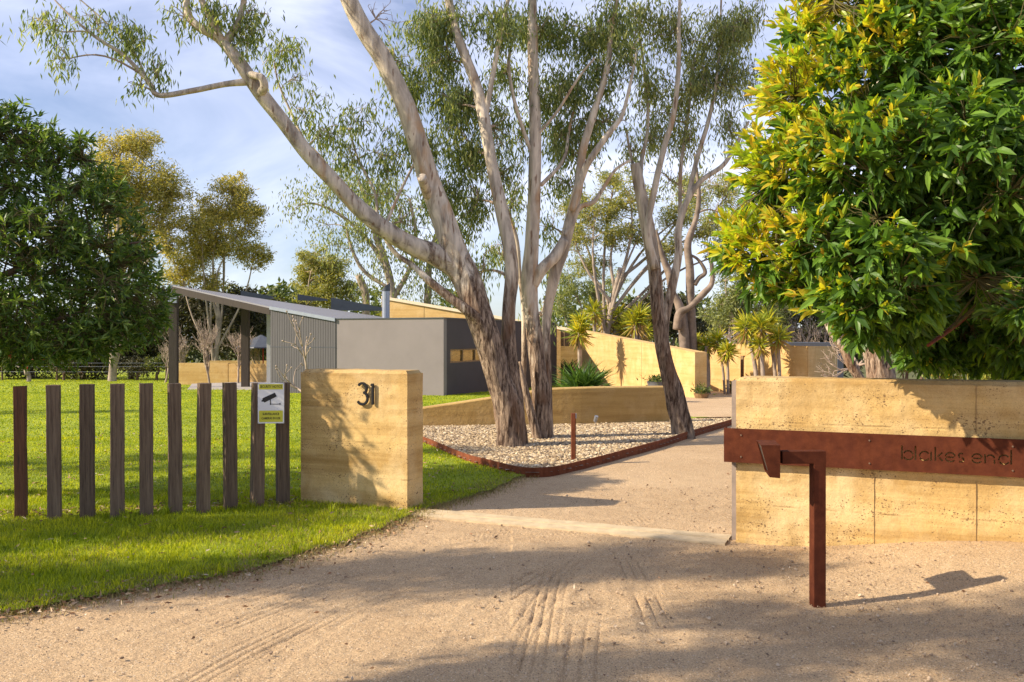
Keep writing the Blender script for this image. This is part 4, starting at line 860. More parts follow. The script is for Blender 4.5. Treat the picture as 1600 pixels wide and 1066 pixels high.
# ---- gum A: the big leaning one
YA = 13.4
def b(*pts): return pts
gA = [
 [(799, 700, 48, YA), (794, 650, 43, YA), (780, 595, 41, YA), (765, 540, 44, YA), (748, 490, 47, YA), (730, 440, 48, YA), (712, 398, 43, YA), (694, 345, 40, YA), (672, 285, 37, YA), (655, 232, 35, YA-.1), (633, 165, 33, YA-.2), (600, 95, 32, YA-.3), (568, 45, 30, YA-.4), (543, -5, 28, YA-.5), (515, -70, 24, YA-.6), (480, -150, 18, YA-.7), (450, -230, 10, YA-.8)],
 [(812, 695, 26, YA+.2), (805, 640, 28, YA+.2), (799, 585, 27, YA+.2), (795, 535, 25, YA+.25), (795, 480, 23, YA+.25), (799, 435, 23, YA+.25), (796, 390, 22, YA+.25), (784, 330, 21, YA+.3), (770, 265, 20, YA+.35), (757, 190, 20, YA+.4), (743, 130, 18, YA+.5), (718, 65, 16, YA+.5), (703, 10, 14, YA+.6), (695, -60, 11, YA+.6), (690, -140, 6, YA+.7)],
 [(738, 460, 34, YA), (712, 418, 38, YA), (680, 398, 36, YA-.05), (645, 384, 33, YA-.1), (600, 357, 30, YA-.2), (555, 320, 28, YA-.3), (520, 282, 27, YA-.4), (480, 240, 26, YA-.5), (442, 190, 25, YA-.6), (405, 143, 25, YA-.7), (372, 95, 22, YA-.8), (342, 60, 17, YA-.8), (310, 42, 14, YA-.9), (294, 22, 12, YA-.9), (292, -10, 10, YA-.9), (300, -60, 6, YA-.9)],
 [(385, 128, 13, YA-.75), (350, 132, 10, YA-.8), (300, 142, 9.5, YA-.9), (248, 149, 9, YA-1), (232, 128, 8, YA-1), (195, 88, 6.5, YA-1.1), (152, 60, 5.5, YA-1.2), (118, 32, 4, YA-1.3), (90, 5, 3, YA-1.3), (70, -20, 2, YA-1.3)],
 [(232, 128, 4, YA-1), (205, 75, 4, YA-.9), (160, 30, 3, YA-.8), (120, -5, 2, YA-.8)],
 [(165, 68, 3, YA-1.1), (135, 50, 3, YA-1.1), (100, 50, 2.5, YA-1.2), (80, 45, 2, YA-1.2)],
 [(352, 68, 15, YA-.8), (372, 35, 11, YA-.7), (380, 5, 9, YA-.7), (385, -40, 6, YA-.6)],
 [(350, 70, 12, YA-.8), (330, 30, 12, YA-.9), (300, -30, 8, YA-.9)],
 [(405, 148, 16, YA-.72), (413, 136, 14, YA-.85), (409, 122, 12.5, YA-.9), (394, 117, 12, YA-.85), (380, 112, 10, YA-.75)],
 [(764, 532, 22, YA-.1), (748, 500, 19, YA-.15), (728, 484, 18, YA-.2), (700, 463, 16, YA-.2), (672, 440, 13, YA-.2), (645, 415, 10, YA-.1), (615, 393, 8, YA), (590, 350, 6, YA+.1), (570, 330, 5, YA+.2)],
 [(546, 318, 9, YA-.3), (530, 285, 7, YA-.1), (500, 245, 6, YA), (475, 218, 5, YA+.1), (452, 170, 4, YA+.2), (435, 130, 3, YA+.2), (428, 95, 2, YA+.2)],
 [(590, 350, 6, YA), (585, 300, 5, YA+.2), (560, 250, 4, YA+.4), (545, 200, 3, YA+.5)], [(600, 357, 6, YA-.2), (625, 300, 5, YA), (650, 250, 4, YA+.3), (665, 215, 3, YA+.4)],
 [(757, 190, 10, YA+.4), (766, 140, 9, YA+.4), (778, 75, 8, YA+.4), (790, 20, 7, YA+.4), (800, -40, 5, YA+.4)],
 [(669, 305, 18, YA-.1), (663, 288, 17, YA-.32), (659, 277, 16, YA-.45)],
]
cA = [(775, 200, 40, 60, YA+1.2, .7), (790, 270, 35, 50, YA+1.3, .7), (745, 160, 40, 45, YA+1, .9), (620, 95, 40, 40, YA+.6, .8), (655, 40, 50, 40, YA+.7, 1.1), (72, 28, 45, 38, YA-1.3, .5), (95, 88, 24, 32, YA-1.3, .5), (160, 30, 40, 22, YA-1.2, .5), (205, 60, 38, 40, YA-1, .8), (250, 112, 26, 30, YA-1, .7), (212, 130, 24, 22, YA-1, .4), (280, 20, 30, 22, YA-.9, .6), (335, 18, 40, 26, YA-.8, 1), (385, 60, 30, 40, YA-.7, .9), (395, 20, 35, 30, YA-.7, .8), (435, 75, 45, 32, YA+.2, .8), (455, 120, 28, 25, YA+.2, .45),
      (480, 165, 40, 35, YA+.1, .5), (510, 205, 38, 40, YA+.1, .7), (560, 180, 50, 40, YA+.4, .5), (545, 245, 42, 35, YA+.4, .6), (600, 230, 45, 45, YA+.4, .7), (590, 300, 36, 35, YA+.3, .5), (640, 340, 40, 35, YA+.3, .4),
      (680, 90, 55, 50, YA+.8, 1.4), (640, 150, 42, 50, YA+.7, 1.1), (700, 160, 55, 55, YA+.8, 1.5), (665, 225, 45, 50, YA+.7, 1.3), (720, 235, 50, 55, YA+.8, 1.5), (690, 300, 42, 45, YA+.8, 1.2), (735, 310, 40, 50, YA+.9, 1.2), (720, 370, 40, 40, YA+1, .8), (745, 420, 35, 40, YA+1, .6),
      (700, 30, 60, 40, YA+.6, 1.3), (780, 40, 60, 45, YA+.6, 1.2), (600, 20, 30, 40, YA-.4, .0), (500, -90, 90, 60, YA-.4, .6), (690, -90, 110, 80, YA+.6, .9), (300, -60, 90, 50, YA-.9, .6), (90, -60, 60, 40, YA-1.2, .5)]
gr = 'gum trees standing in the stone bed'
tree('gum_tree', 'big leaning gum with rough peeling base and a long limb reaching left', 'tree', G3(803, 700), gA, MT['bark'], cA, MT['gumleaf'], .125, .025, .125, gr, 20, .22, trunkn=2, spread=.095)
# ---- gum B
YB = 14.6
gB = [
 [(849, 684, 35, YB), (847, 645, 31, YB), (842, 590, 28, YB), (836, 530, 27, YB), (829, 480, 27, YB), (827, 430, 28, YB), (831, 380, 24, YB), (835, 300, 22, YB), (836, 200, 20, YB), (833, 100, 18, YB), (832, 20, 16, YB), (830, -60, 12, YB), (826, -160, 7, YB)],
 [(856, 680, 18, YB+.25), (854, 600, 17, YB+.2), (853, 540, 16, YB+.2), (855, 490, 16, YB+.2), (862, 450, 18, YB+.15), (869, 420, 20, YB+.15), (880, 390, 19, YB+.15), (891, 345, 18, YB+.15), (904, 290, 16, YB+.1), (910, 240, 14, YB+.1), (925, 185, 12, YB), (948, 110, 10, YB), (955, 50, 8, YB), (965, -10, 7, YB), (970, -90, 4, YB)],
 [(832, 445, 22, YB), (848, 420, 20, YB-.05), (868, 400, 19, YB), (882, 375, 16, YB+.05)],
 [(893, 330, 12, YB), (912, 270, 12, YB-.1), (925, 245, 11, YB-.2), (950, 210, 10, YB-.2), (972, 180, 7, YB-.2), (985, 130, 5, YB-.2), (995, 80, 4, YB-.2)],
 [(882, 368, 11, YB+.1), (893, 352, 10, YB+.1), (905, 325, 9, YB+.1), (928, 315, 8, YB+.1), (945, 290, 6.5, YB+.1), (962, 265, 5, YB), (985, 250, 4, YB)],
 [(835, 250, 7, YB), (818, 205, 7, YB-.1), (802, 150, 6, YB-.2), (795, 95, 5, YB-.2), (805, 50, 4, YB-.2)], [(836, 215, 6, YB), (870, 175, 5, YB-.2), (905, 120, 4, YB-.3), (930, 90, 3, YB-.4)],
 [(845, 290, 7, YB), (880, 250, 6, YB+.1), (890, 200, 5, YB+.2), (900, 160, 4, YB+.2)], [(818, 600, 9, YB+.5), (819, 540, 9, YB+.5), (818, 480, 9, YB+.5), (812, 430, 8, YB+.5), (805, 370, 10, YB+.5), (780, 300, 8, YB+.6), (760, 250, 5, YB+.6)],
 [(842, 690, 15, YB-.2), (832, 655, 15, YB-.2), (822, 615, 13, YB-.2), (815, 585, 9, YB-.2), (812, 565, 4, YB-.2)],
]
cB = [(830, 60, 50, 40, YB+.6, 1.0), (905, 235, 40, 40, YB+.6, 1.0), (845, 155, 45, 45, YB+.7, 1.0), (950, 190, 35, 40, YB+.8, .7), (850, 490, 25, 30, YB+1.2, .4), (850, 40, 60, 45, YB+.3, 1.3), (920, 50, 60, 50, YB+.3, 1.3), (790, 110, 45, 45, YB+.4, .9), (880, 130, 60, 55, YB+.3, 1.4), (950, 120, 45, 45, YB+.3, 1.0), (870, 210, 50, 50, YB+.4, 1.2), (925, 180, 40, 40, YB+.5, .9), (810, 215, 30, 45, YB+.5, .6), (880, 285, 36, 35, YB+.5, .8), (800, 320, 30, 45, YB+.7, .6), (855, 350, 26, 35, YB+.6, .6), (865, 420, 22, 30, YB+.8, .5), (775, 395, 28, 35, YB+.8, .6), (985, 100, 40, 45, YB+.1, .9), (960, 20, 45, 40, YB, 1.0), (840, -80, 100, 60, YB, .8), (960, -90, 90, 60, YB, .8)]
tree('gum_tree', 'upright pale smooth gum directly behind the big leaning gum', 'tree', G3(850, 684), gB, MT['bark2'], cB, MT['gumleaf'], .125, .025, .125, gr, 18, .12, trunkn=2, spread=.095)
# ---- gum C
YC = 15.2
gC = [
 [(1068, 677, 36, YC), (1058, 640, 31, YC), (1046, 590, 27, YC), (1035, 540, 24, YC), (1028, 480, 24, YC), (1022, 420, 22, YC), (1015, 370, 24, YC), (1003, 310, 21, YC), (997, 280, 19, YC), (992, 256, 16, YC)],
 [(1024, 420, 15, YC-.1), (1012, 360, 12, YC-.15), (1022, 300, 11, YC-.2), (1038, 230, 10, YC-.2), (1052, 180, 9, YC-.2), (1060, 110, 8, YC-.2), (1061, 30, 6, YC-.2), (1066, -60, 4, YC-.2)],
 [(1040, 550, 12, YC), (1040, 500, 14, YC), (1050, 450, 15, YC), (1060, 400, 13, YC), (1060, 360, 12, YC), (1073, 315, 11, YC), (1095, 283, 9, YC), (1130, 258, 8, YC), (1150, 225, 6, YC), (1170, 190, 4, YC)],
 [(1074, 312, 9, YC), (1090, 245, 8, YC+.1), (1108, 185, 7, YC+.2), (1120, 120, 5, YC+.2), (1125, 50, 4, YC+.3), (1128, -30, 3, YC+.3)],
 [(1000, 300, 8, YC), (1003, 250, 7, YC+.2), (1012, 200, 6, YC+.3), (1010, 140, 5, YC+.3), (1000, 60, 4, YC+.3)],
 [(1056, 420, 8, YC+.1), (1062, 340, 7, YC+.2), (1064, 260, 7, YC+.3), (1075, 180, 6, YC+.4), (1085, 90, 4, YC+.4)],
 [(997, 290, 6, YC), (985, 240, 5, YC+.3), (978, 200, 4, YC+.3)],
]
cC = [(960, 60, 45, 50, YC+.4, .8), (1040, 180, 40, 40, YC+.7, .9), (1100, 100, 50, 50, YC+.5, 1.0), (1150, 60, 40, 45, YC+.6, 1.0), (1050, 50, 60, 50, YC+.2, 1.3), (1120, 50, 60, 50, YC+.3, 1.2), (1010, 130, 40, 50, YC+.4, 1.0), (1075, 135, 55, 50, YC+.3, 1.3), (1140, 125, 40, 55, YC+.3, 1.0), (1020, 215, 40, 40, YC+.5, 1.0), (1080, 215, 45, 40, YC+.5, .9), (1130, 200, 35, 45, YC+.3, .9), (985, 230, 25, 35, YC+.5, .8), (1000, 20, 45, 40, YC+.2, 1.0), (1180, 40, 45, 50, YC+.5, 1.2), (1170, 120, 30, 45, YC+.5, .7), (1060, -80, 120, 60, YC, .8), (1040, 275, 30, 25, YC+.5, .4)]
tree('gum_tree', 'leaning stringy barked gum with a broken stub, right end of the stone bed', 'tree', G3(1068, 677), gC, MT['bark3'], cC, MT['gumleaf2'], .12, .024, .13, gr, 18, .24, spread=.095)

# ---- background gums and wattles
def blobtree(name, label, px, pyb, Y, wpx, crown, mat, n, leafL, leafW, bark='bark_far', group=None, forks=None, cat='tree', spread=.3, hang=.2, cover=1.0):
    base = P(px, pyb, Y); base[2] = float(gz(base[0], base[1])); s_ = Y/F; ztop = max(EYE-(c[1]-HOR)*s_ for c in crown)
    root = empty(name, base, label, cat, group); T = MB(); tw = MB(); lf = MB(); cx = np.mean([c[0] for c in crown]); cyy = np.mean([c[1] for c in crown]); LL = []
    t1 = P(px+(cx-px)*.4, cyy+(pyb-cyy)*.30, Y); r0 = wpx/2*s_; st = crom(np.array([list(base-[0, 0, .2])+[r0*1.3], list(base+[0, 0, .4])+[r0], list((base+t1)/2+rng.normal(0, r0*.8, 3)*[1, 1, 0])+[r0*.85], list(t1)+[r0*.65]]), 5); T.tube(st[:, :3], st[:, 3], 10, True, .1); LL.append((st[:, :3], st[:, 3]))
    for (qx, qy, rx, ry, dY) in crown:
        c = P(qx, qy, Y+dY); c = np.array([c[0], Y+dY, c[2]]); rad = np.array([rx*s_, (rx+ry)/2*s_, ry*s_]); a = st[rng.integers(len(st)//3, len(st)), :3]
        lb = curve(a, c-np.array([0, 0, rad[2]*.3]), .05, 9, .06); T.tube(lb, np.linspace(r0*.5, r0*.18, 9), 7, False); LL.append((lb, np.linspace(r0*.5, r0*.18, 9)))
    tot = sum(c[2]*c[3] for c in crown)
    for (qx, qy, rx, ry, dY) in crown:
        c = P(qx, qy, Y+dY); rad = np.array([rx*s_, (rx+ry)/2*s_, ry*s_]); m_ = int(n*rx*ry/tot)
        # foliage in tufts on and inside the mass
        nt_ = max(6, int(m_/70)); u = unit(rng.normal(0, 1, (nt_, 3))); tc_ = c+u*rad*(rng.random((nt_, 1))**.45); tr = np.mean(rad)*rng.uniform(.13, .27, nt_)
        for k in range(min(nt_, 26)):
            pth = curve(nearest(LL[1:] or LL, tc_[k])[1], tc_[k], .05, 5, .1); tw.tube(pth, np.linspace(r0*.12+.006, .006, 5), 4, False)
        i = rng.integers(0, nt_, m_); q = tc_[i]+rng.normal(0, 1, (m_, 3))*tr[i][:, None]*np.array([1, 1, .7])
        D = rng.normal(0, 1, (m_, 3)); D[:, 2] -= hang; leaves(lf, q, D, leafL*rng.uniform(.6, 1.3, m_), leafW*rng.uniform(.7, 1.2, m_), .12)
    adopt(root, T.build('trunk', MT[bark], smooth=True), crown_mesh(tw, lf, MT['twig'], MT[mat])); return root
gw = 'golden wattles beyond the lawn'
blobtree('wattle_tree', 'tall golden olive wattle rising behind the dark bush, its white trunk bare below', 176, 593, 50, 13, [(185, 240, 42, 35, 0), (225, 225, 30, 22, 1), (170, 285, 45, 35, -1), (225, 285, 50, 42, 0), (265, 300, 30, 35, 1), (190, 335, 40, 35, 1), (240, 345, 45, 30, 0), (200, 390, 40, 35, 0), (262, 380, 25, 22, -1)], 'wattle', 30000, .22, .06, group=gw)
blobtree('wattle_tree', 'rounded golden wattle rising above the open pavilion', 335, 590, 52, 8, [(365, 295, 30, 24, 0), (345, 330, 45, 28, 1), (385, 340, 30, 32, 0), (315, 350, 35, 30, -1), (350, 375, 50, 30, 0), (395, 400, 26, 24, 0), (310, 395, 32, 30, 0), (285, 425, 34, 26, 1), (330, 440, 28, 18, 0)], 'wattle', 26000, .22, .06, group=gw)
blobtree('wattle_tree', 'small green gold wattle showing above the house roof left of the flue', 505, 600, 60, 8, [(490, 405, 25, 24, 0), (520, 420, 28, 26, 0), (480, 438, 26, 24, 1), (515, 450, 36, 26, 0), (498, 470, 40, 20, 0), (548, 460, 18, 22, 0)], 'wattle2', 15000, .24, .065, group=gw)
YD = 50
gD = [[(600, 560, 16, YD), (612, 470, 13, YD), (605, 420, 12, YD), (588, 370, 10, YD), (575, 320, 7, YD), (560, 280, 4, YD)], [(600, 410, 8, YD), (570, 370, 6, YD+.5), (530, 335, 5, YD+.5), (490, 318, 3, YD+.5), (465, 322, 2, YD+.5)], [(612, 470, 9, YD), (640, 420, 7, YD), (650, 370, 6, YD), (640, 310, 4, YD)],
      [(565, 560, 14, YD+2), (572, 470, 12, YD+2), (560, 430, 11, YD+2)], [(607, 450, 6, YD), (570, 425, 6, YD), (550, 390, 5, YD), (540, 350, 4, YD)], [(660, 560, 14, YD+1), (668, 470, 12, YD+1), (672, 400, 9, YD+1), (690, 340, 6, YD+1), (680, 280, 4, YD+1)]]
cD = [(470, 310, 28, 24, YD+.5, .8), (515, 300, 35, 30, YD+.5, .8), (455, 340, 14, 14, YD+.5, .4), (500, 350, 30, 22, YD+.3, .5), (560, 290, 40, 35, YD, .8), (610, 300, 45, 35, YD, .8), (560, 355, 40, 32, YD, .9), (620, 360, 45, 35, YD, .8), (520, 385, 26, 26, YD, .6), (590, 415, 40, 28, YD, .6), (650, 410, 35, 30, YD, .8), (560, 450, 30, 22, YD+2, .6), (640, 455, 30, 20, YD, .5), (700, 330, 40, 45, YD+1, .8), (700, 410, 35, 35, YD+1, .8), (530, 265, 26, 20, YD+.5, .5), (690, 460, 30, 25, YD+1, .7)]
tree('gum_tree', 'thin branching grey green gum behind the house and its flue', 'tree', G3(600, 600), gD, MT['bark_far'], cD, MT['gumleaf2'], .26, .075, .22, None, 8, 0, 0, spread=.45)
YE = 33
gE = [[(1072, 600, 20, YE), (1070, 545, 18, YE), (1066, 500, 18, YE), (1060, 475, 14, YE), (1050, 455, 12, YE), (1046, 430, 14, YE), (1035, 400, 9, YE), (1025, 360, 5, YE)], [(1084, 600, 17, YE+.3), (1083, 540, 15, YE+.2), (1079, 470, 14, YE+.1), (1078, 420, 14, YE), (1075, 380, 12, YE), (1088, 340, 9, YE), (1092, 300, 7, YE), (1085, 240, 4, YE)],
      [(1058, 515, 14, YE-.3), (1062, 490, 14, YE-.4), (1078, 480, 10, YE-.5), (1098, 460, 11, YE-.5), (1112, 443, 9, YE-.5), (1112, 415, 7, YE-.5), (1105, 380, 5, YE-.5)], [(1085, 445, 9, YE), (1092, 435, 8, YE), (1102, 425, 7, YE), (1090, 405, 5, YE), (1070, 395, 4, YE)]]
cE = [(1095, 300, 40, 30, YE+1, .8), (1130, 330, 30, 30, YE+1, .6), (1060, 300, 30, 25, YE+1, .7), (1120, 280, 30, 25, YE, .5)]
tree('gum_tree', 'old thick forked gum with a crooked bare limb behind the courtyard walls', 'tree', G3(1078, 600), gE, MT['bark_e'], cE, MT['gumleaf2'], .2, .05, .055, None, 14, .15, 0, spread=.28)
gs = 'gums in the bush beyond the house'
blobtree('gum_tree', 'olive gum filling the gap between the pale gum and the leaning gum', 945, 590, 44, 12, [(930, 330, 45, 28, 0), (985, 310, 40, 26, 0), (960, 370, 40, 24, 0), (900, 375, 26, 28, 0), (920, 415, 36, 22, 1), (1000, 360, 25, 22, 0), (1105, 350, 30, 24, 0), (1060, 335, 40, 24, 1), (890, 320, 30, 26, 1), (1040, 385, 34, 24, 0), (1130, 390, 30, 26, 1), (1085, 300, 40, 26, 2), (1135, 300, 26, 28, 2), (960, 280, 34, 20, 1)], 'wattle2', 24000, .22, .05, group=gs, cover=.7)
blobtree('gum_tree', 'thin grey gum standing left of the yucca tops above the sloping wall', 905, 590, 50, 7, [(890, 440, 26, 30, 0), (930, 460, 25, 25, 0), (880, 480, 25, 20, 0), (960, 440, 18, 20, 1)], 'gumleaf2', 5000, .22, .05, group=gs)
blobtree('gum_tree', 'grey green gum above the right end of the courtyard wall', 1160, 600, 42, 9, [(1135, 420, 25, 28, 0), (1165, 455, 34, 26, 0), (1200, 440, 26, 26, 1), (1140, 470, 30, 24, 0), (1215, 480, 34, 24, 0), (1180, 500, 40, 24, 0), (1120, 500, 30, 24, 0)], 'gumleaf2', 11000, .22, .05, group=gs)
blobtree('evergreen_tree', 'dark rounded evergreen beyond the yucca tops and sloping wall', 1040, 600, 58, 14, [(1000, 485, 36, 22, 0), (1040, 475, 40, 26, 0), (1060, 500, 40, 30, 0), (1010, 510, 45, 25, 0), (1120, 500, 40, 25, 2), (975, 500, 30, 20, 0)], 'dkleaf', 9000, .34, .12)
# distant wood seen over the roofs
def wood(name, x0, x1, Y, hlo, hhi, n, mat, L, Wd, lab, seed):
    lf = MB(); cx = rng.uniform(x0, x1, int((x1-x0)/2.2)); h = rng.uniform(hlo, hhi, len(cx)); i = rng.integers(0, len(cx), n); r = rng.random(n)**.5
    a = rng.uniform(0, 2*np.pi, n); zz = rng.random(n); w = 2.6*np.sqrt(np.clip(1-((zz-.45)/.58)**2, 0.05, 1)); q = np.stack([cx[i]+np.cos(a)*r*w, Y+np.sin(a)*r*w*1.4+rng.normal(0, 1.5, len(cx))[i], -1+h[i]*zz+rng.normal(0, .15, n)], -1)
    leaves(lf, q, rng.normal(0, 1, (n, 3)), L*rng.uniform(.6, 1.4, n), Wd, .1); stuff(lf.build(name, MT[mat]), lab, 'woodland')
wood('distant_woodland', -75, 75, 84, 5, 8, 42000, 'midleaf', .6, .3, 'far line of bushland trees closing the view behind everything', 1)
# dark shrub belt at the back of the lawn and behind the pavilion
gh = 'dark shrubs along the back fence'
lab = ['behind the left end of the lawn', 'behind the white wattle trunk', 'at the back of the lawn left of the pavilion', 'behind the first pavilion post', 'behind the bare trees in the pavilion', 'behind the second pavilion post', 'behind the board clad wall', 'far left at the edge of the picture']
ky = ['tall dark brown shrub', 'ragged dark shrub', 'low brown green shrub', 'big dark shrub', 'dense almost black shrub', 'tall olive shrub', 'dark rounded shrub', 'shadowy shrub']
for i, (px, w_, top) in enumerate(((50, 60, 500), (130, 60, 490), (205, 55, 480), (280, 60, 435), (335, 50, 460), (385, 50, 445), (450, 55, 465), (-30, 60, 470))):
    blobtree('shrub', ky[i]+' '+lab[i], px, 590, 55+rng.uniform(-1, 2), 8, [(px-w_*.4, top+40, w_*.6, 35, 0), (px+w_*.4, top+45, w_*.6, 38, 0), (px, top+28, w_*.6, 32, 0), (px, top+75, w_*.95, 38, -.5)], 'dkleaf', 6500, .28, .10, 'bark_dk', gh, cat='shrub')
for i, (px, py) in enumerate(((100, 572), (215, 575), (245, 572))):
    blobtree('shrub', ['low scrubby brown shrub by the flowering bush', 'low tufted shrub right of the white trunk', 'low green shrub beside the first pavilion post'][i], px, 588, 52, 4, [(px, py, 26, 12, 0), (px+15, py-8, 16, 12, 0)], ['dkleaf', 'dkleaf', 'midleaf'][i], 1300, .2, .05, 'bark_dk', 'low shrubs at the lawn edge', cat='shrub')
fs = blobtree('flowering_shrub', 'small forked shrub with red flowers at the far left of the lawn', 45, 593, 49, 6, [(38, 558, 20, 13, 0), (62, 556, 15, 12, 0), (10, 565, 14, 12, 0)], 'midleaf', 1100, .18, .05, 'bark_far', cat='shrub')
for k in range(9):
    lf = MB(); q = P(40, 560, 48.6)+rng.normal(0, 1, 3)*[.9, .2, .32]; qq = np.repeat(q[None], 14, 0)+rng.normal(0, .03, (14, 3)); leaves(lf, qq, rng.normal(0, 1, (14, 3)), .19, .09); adopt(fs, lf.build('flower', MT['redflower']))
# post and wire fence at the back
wf = empty('wire_fence', (-22, 51.5, -.8), 'thin post and wire fence along the back of the lawn', 'fence'); mb = MB()
for x in np.arange(-32, -12, 3.1): mb = MB(); mb.tube([(x, 51.6, -1), (x, 51.6, .25)], [.06, .05], 7); adopt(wf, mb.build('fence_post', MT['bark_dk']))
for z in (-.3, .0, .2): mb = MB(); mb.tube([(-32, 51.55, z), (-22, 51.55, z-.02), (-12, 51.55, z)], [.006]*3, 4); adopt(wf, mb.build('wire', MT['steel']))
# bare winter trees and the bare frangipani
def bare(name, label, base, H_, wid, n0, mat, group=None, knob=0, up=.9, r0=.05, seed=0):
    r_ = np.random.default_rng(seed); T = MB()
    def grow(p, d, L, r, dep):
        m_ = 5; pts = [p]; dd = d.copy()
        for _ in range(m_): dd = unit(dd+r_.normal(0, .13, 3)+np.array([0, 0, .05*up])); pts.append(pts[-1]+dd*L/m_)
        T.tube(pts, np.linspace(r, r*.62, m_+1), 6 if dep < 2 else 4, True)
        if dep >= n0:
            if knob: T.tube([pts[-1], pts[-1]+dd*.05], [knob, knob*.5], 6)
            return
        for k in range(r_.integers(2, 4) if knob else r_.integers(3, 6)):
            i = r_.integers(2, m_+1) if k else m_; nd = unit(dd+r_.normal(0, .55*wid, 3)+np.array([0, 0, .25*up])); grow(pts[i], nd, L*r_.uniform(.6, .85), r*.58, dep+1)
    grow(np.asarray(base, float)-[0, 0, .1], np.array([0, 0, 1.]), H_*.28, r0, 0)
    o = T.build('branches', mat, smooth=True); root = empty(name, base, label, 'tree', group); adopt(root, o); o.name = 'trunk'; return root
gb_ = 'bare winter trees by the pavilion wall'
for i, (px, Y, h_, lab_) in enumerate(((292, 46, 3.6, 'bare vase shaped tree right of the first pavilion post'), (328, 42.6, 4.0, 'bare tree with slim trunk in front of the low earth wall'), (372, 42.4, 3.8, 'bare fan shaped tree just left of the second pavilion post'), (405, 46, 3.4, 'bare tree between the second post and the pale steel post'), (258, 47, 3.2, 'bare twiggy tree left of the first pavilion post'))):
    g_ = np.array([(px-800)/F*Y, Y]); bare('bare_tree', lab_, (g_[0], Y, float(gz(*g_))), h_, .75, 4, MT['bare'], gb_, up=1.5, r0=.06, seed=40+i)
bp = np.array([(482-800)/F*25.5, 25.5]); bare('bare_tree', 'small knobbly bare tree growing in front of the grey boarded wall', (bp[0], 25.5, float(gz(*bp))), 3.5, 1.15, 3, MT['bare'], None, knob=.028, up=.8, r0=.06, seed=31)
# garden umbrella beyond
um = empty('garden_umbrella', P(405, 600, 46), 'dark garden umbrella on a red pole behind the pavilion', 'umbrella'); c = P(408, 533, 46); mb = MB(); mb.lathe((c[0], 46, c[2]), [(1.3, -.35), (1.28, -.3), (.7, 0), (.05, .3), (.01, .31)], 8); o1 = mb.build('canopy', MT['fascia']); mb = MB(); mb.tube([(c[0]+.1, 46, -.8), (c[0]+.1, 46, c[2]+.2)], [.03, .03], 8); o2 = mb.build('pole', MT['redflower']); adopt(um, o1, o2)

# ---- yuccas, flax, pots
def yucca(px, pybase, Y, heads, lab, wpx=6, group=None, base_x=None):
    bx = P(base_x or px, pybase, Y); g0 = float(gz(bx[0], Y)); root = empty('yucca', (bx[0], Y, g0), lab, 'yucca', group)
    for hi, (hx, hy, rpx) in enumerate(heads):
        h = P(hx, hy, Y+hi*.12); r = rpx/F*Y; T = MB(); n = 9; mid = np.array([bx[0]*.6+h[0]*.4, Y+rng.normal(0, .1), (g0+h[2])/2]); c = crom(np.array([[bx[0]+hi*.05, Y, g0-.1], mid, list(h)]), 6); rr = wpx/2/F*Y; T.tube(c, np.linspace(rr*1.15, rr*.8, len(c)), 8, True, .12); adopt(root, T.build('trunk', MT['bark_far'], smooth=True))
        m_ = 95; u = unit(rng.normal(0, 1, (m_, 3))+np.array([0, 0, .45])); lf = MB(); leaves(lf, h+u*.05+np.array([0, 0, 1])*rng.uniform(-.12, .12, (m_, 1))*r*2, u, r*rng.uniform(.8, 1.15, m_), .065, .2, True, .12)
        m2 = 34; u2 = unit(rng.normal(0, .6, (m2, 3))+np.array([0, 0, -1.0])); lo_ = MB(); leaves(lo_, h-np.array([0, 0, .12*r])+u2*.05, u2, r*rng.uniform(.7, 1.2, m2), .06, .2, True, -.1); adopt(root, lf.build('leaf_head', MT['yucca']), lo_.build('old_leaves', MT['yucca_old']))
gy = 'yuccas along the earth walls'
yucca(906, 600, 36.5, [(904, 520, 26), (908, 505, 20)], 'yucca beside the house entry in front of the sloping wall', 5, gy)
yucca(929, 600, 43.5, [(928, 488, 22)], 'tall yucca behind the sloping wall, nearest to the house', 5, gy)
yucca(948, 600, 44.5, [(945, 500, 24), (966, 492, 22)], 'twin headed yucca behind the sloping wall, second from the house', 5, gy)
yucca(996, 600, 42.5, [(992, 505, 26), (1000, 495, 24)], 'bright yucca behind the middle of the sloping wall', 6, gy); yucca(1012, 600, 44, [(1008, 520, 18), (975, 515, 20)], 'low yucca behind the joint of the sloping wall', 5, gy)
yucca(1092, 600, 33.6, [(1086, 535, 16)], 'small yucca head showing at the end of the sloping wall', 5, gy)
yucca(1105, 616, 33.2, [(1104, 541, 18)], 'yucca with the thickest bare trunk by the bright wall', 11, gy)
yucca(1130, 617, 33.2, [(1122, 534, 18)], 'slim yucca between the thick trunk and the short leafy one', 4, gy, 1133)
yucca(1136, 617, 32.6, [(1136, 550, 19)], 'short leafy yucca at the end of the gravel court', 5, gy, 1138)
yucca(1178, 617, 32, [(1166, 512, 26)], 'tall yellow yucca just left of the dark doorway', 7, gy, 1184)
yucca(1190, 617, 31.6, [(1187, 540, 20), (1188, 512, 24)], 'two headed yucca right of the dark doorway', 6, gy, 1192)
yucca(1205, 617, 32.4, [(1200, 505, 24)], 'yucca with slanting trunk second from the right', 6, gy, 1214)
yucca(1219, 617, 32, [(1216, 528, 23)], 'rightmost yucca of the row by the bright wall', 6, gy)
def strap(name, lab, c, n, L, Wd, mat, cat, up=1.1, fine=True):
    lf = MB(); u = unit(rng.normal(0, .8, (n, 3))+np.array([0, 0, up])); u[:, 2] = np.abs(u[:, 2]); leaves(lf, c+rng.normal(0, .12, (n, 3))*[1, 1, .1], u, L*rng.uniform(.6, 1.1, n), Wd, .2, True, .35); o = lf.build(name, MT[mat]); return tag(o, lab, cat)
for k, (px, Y) in enumerate(((893, 27.5), (925, 27.2))): pass
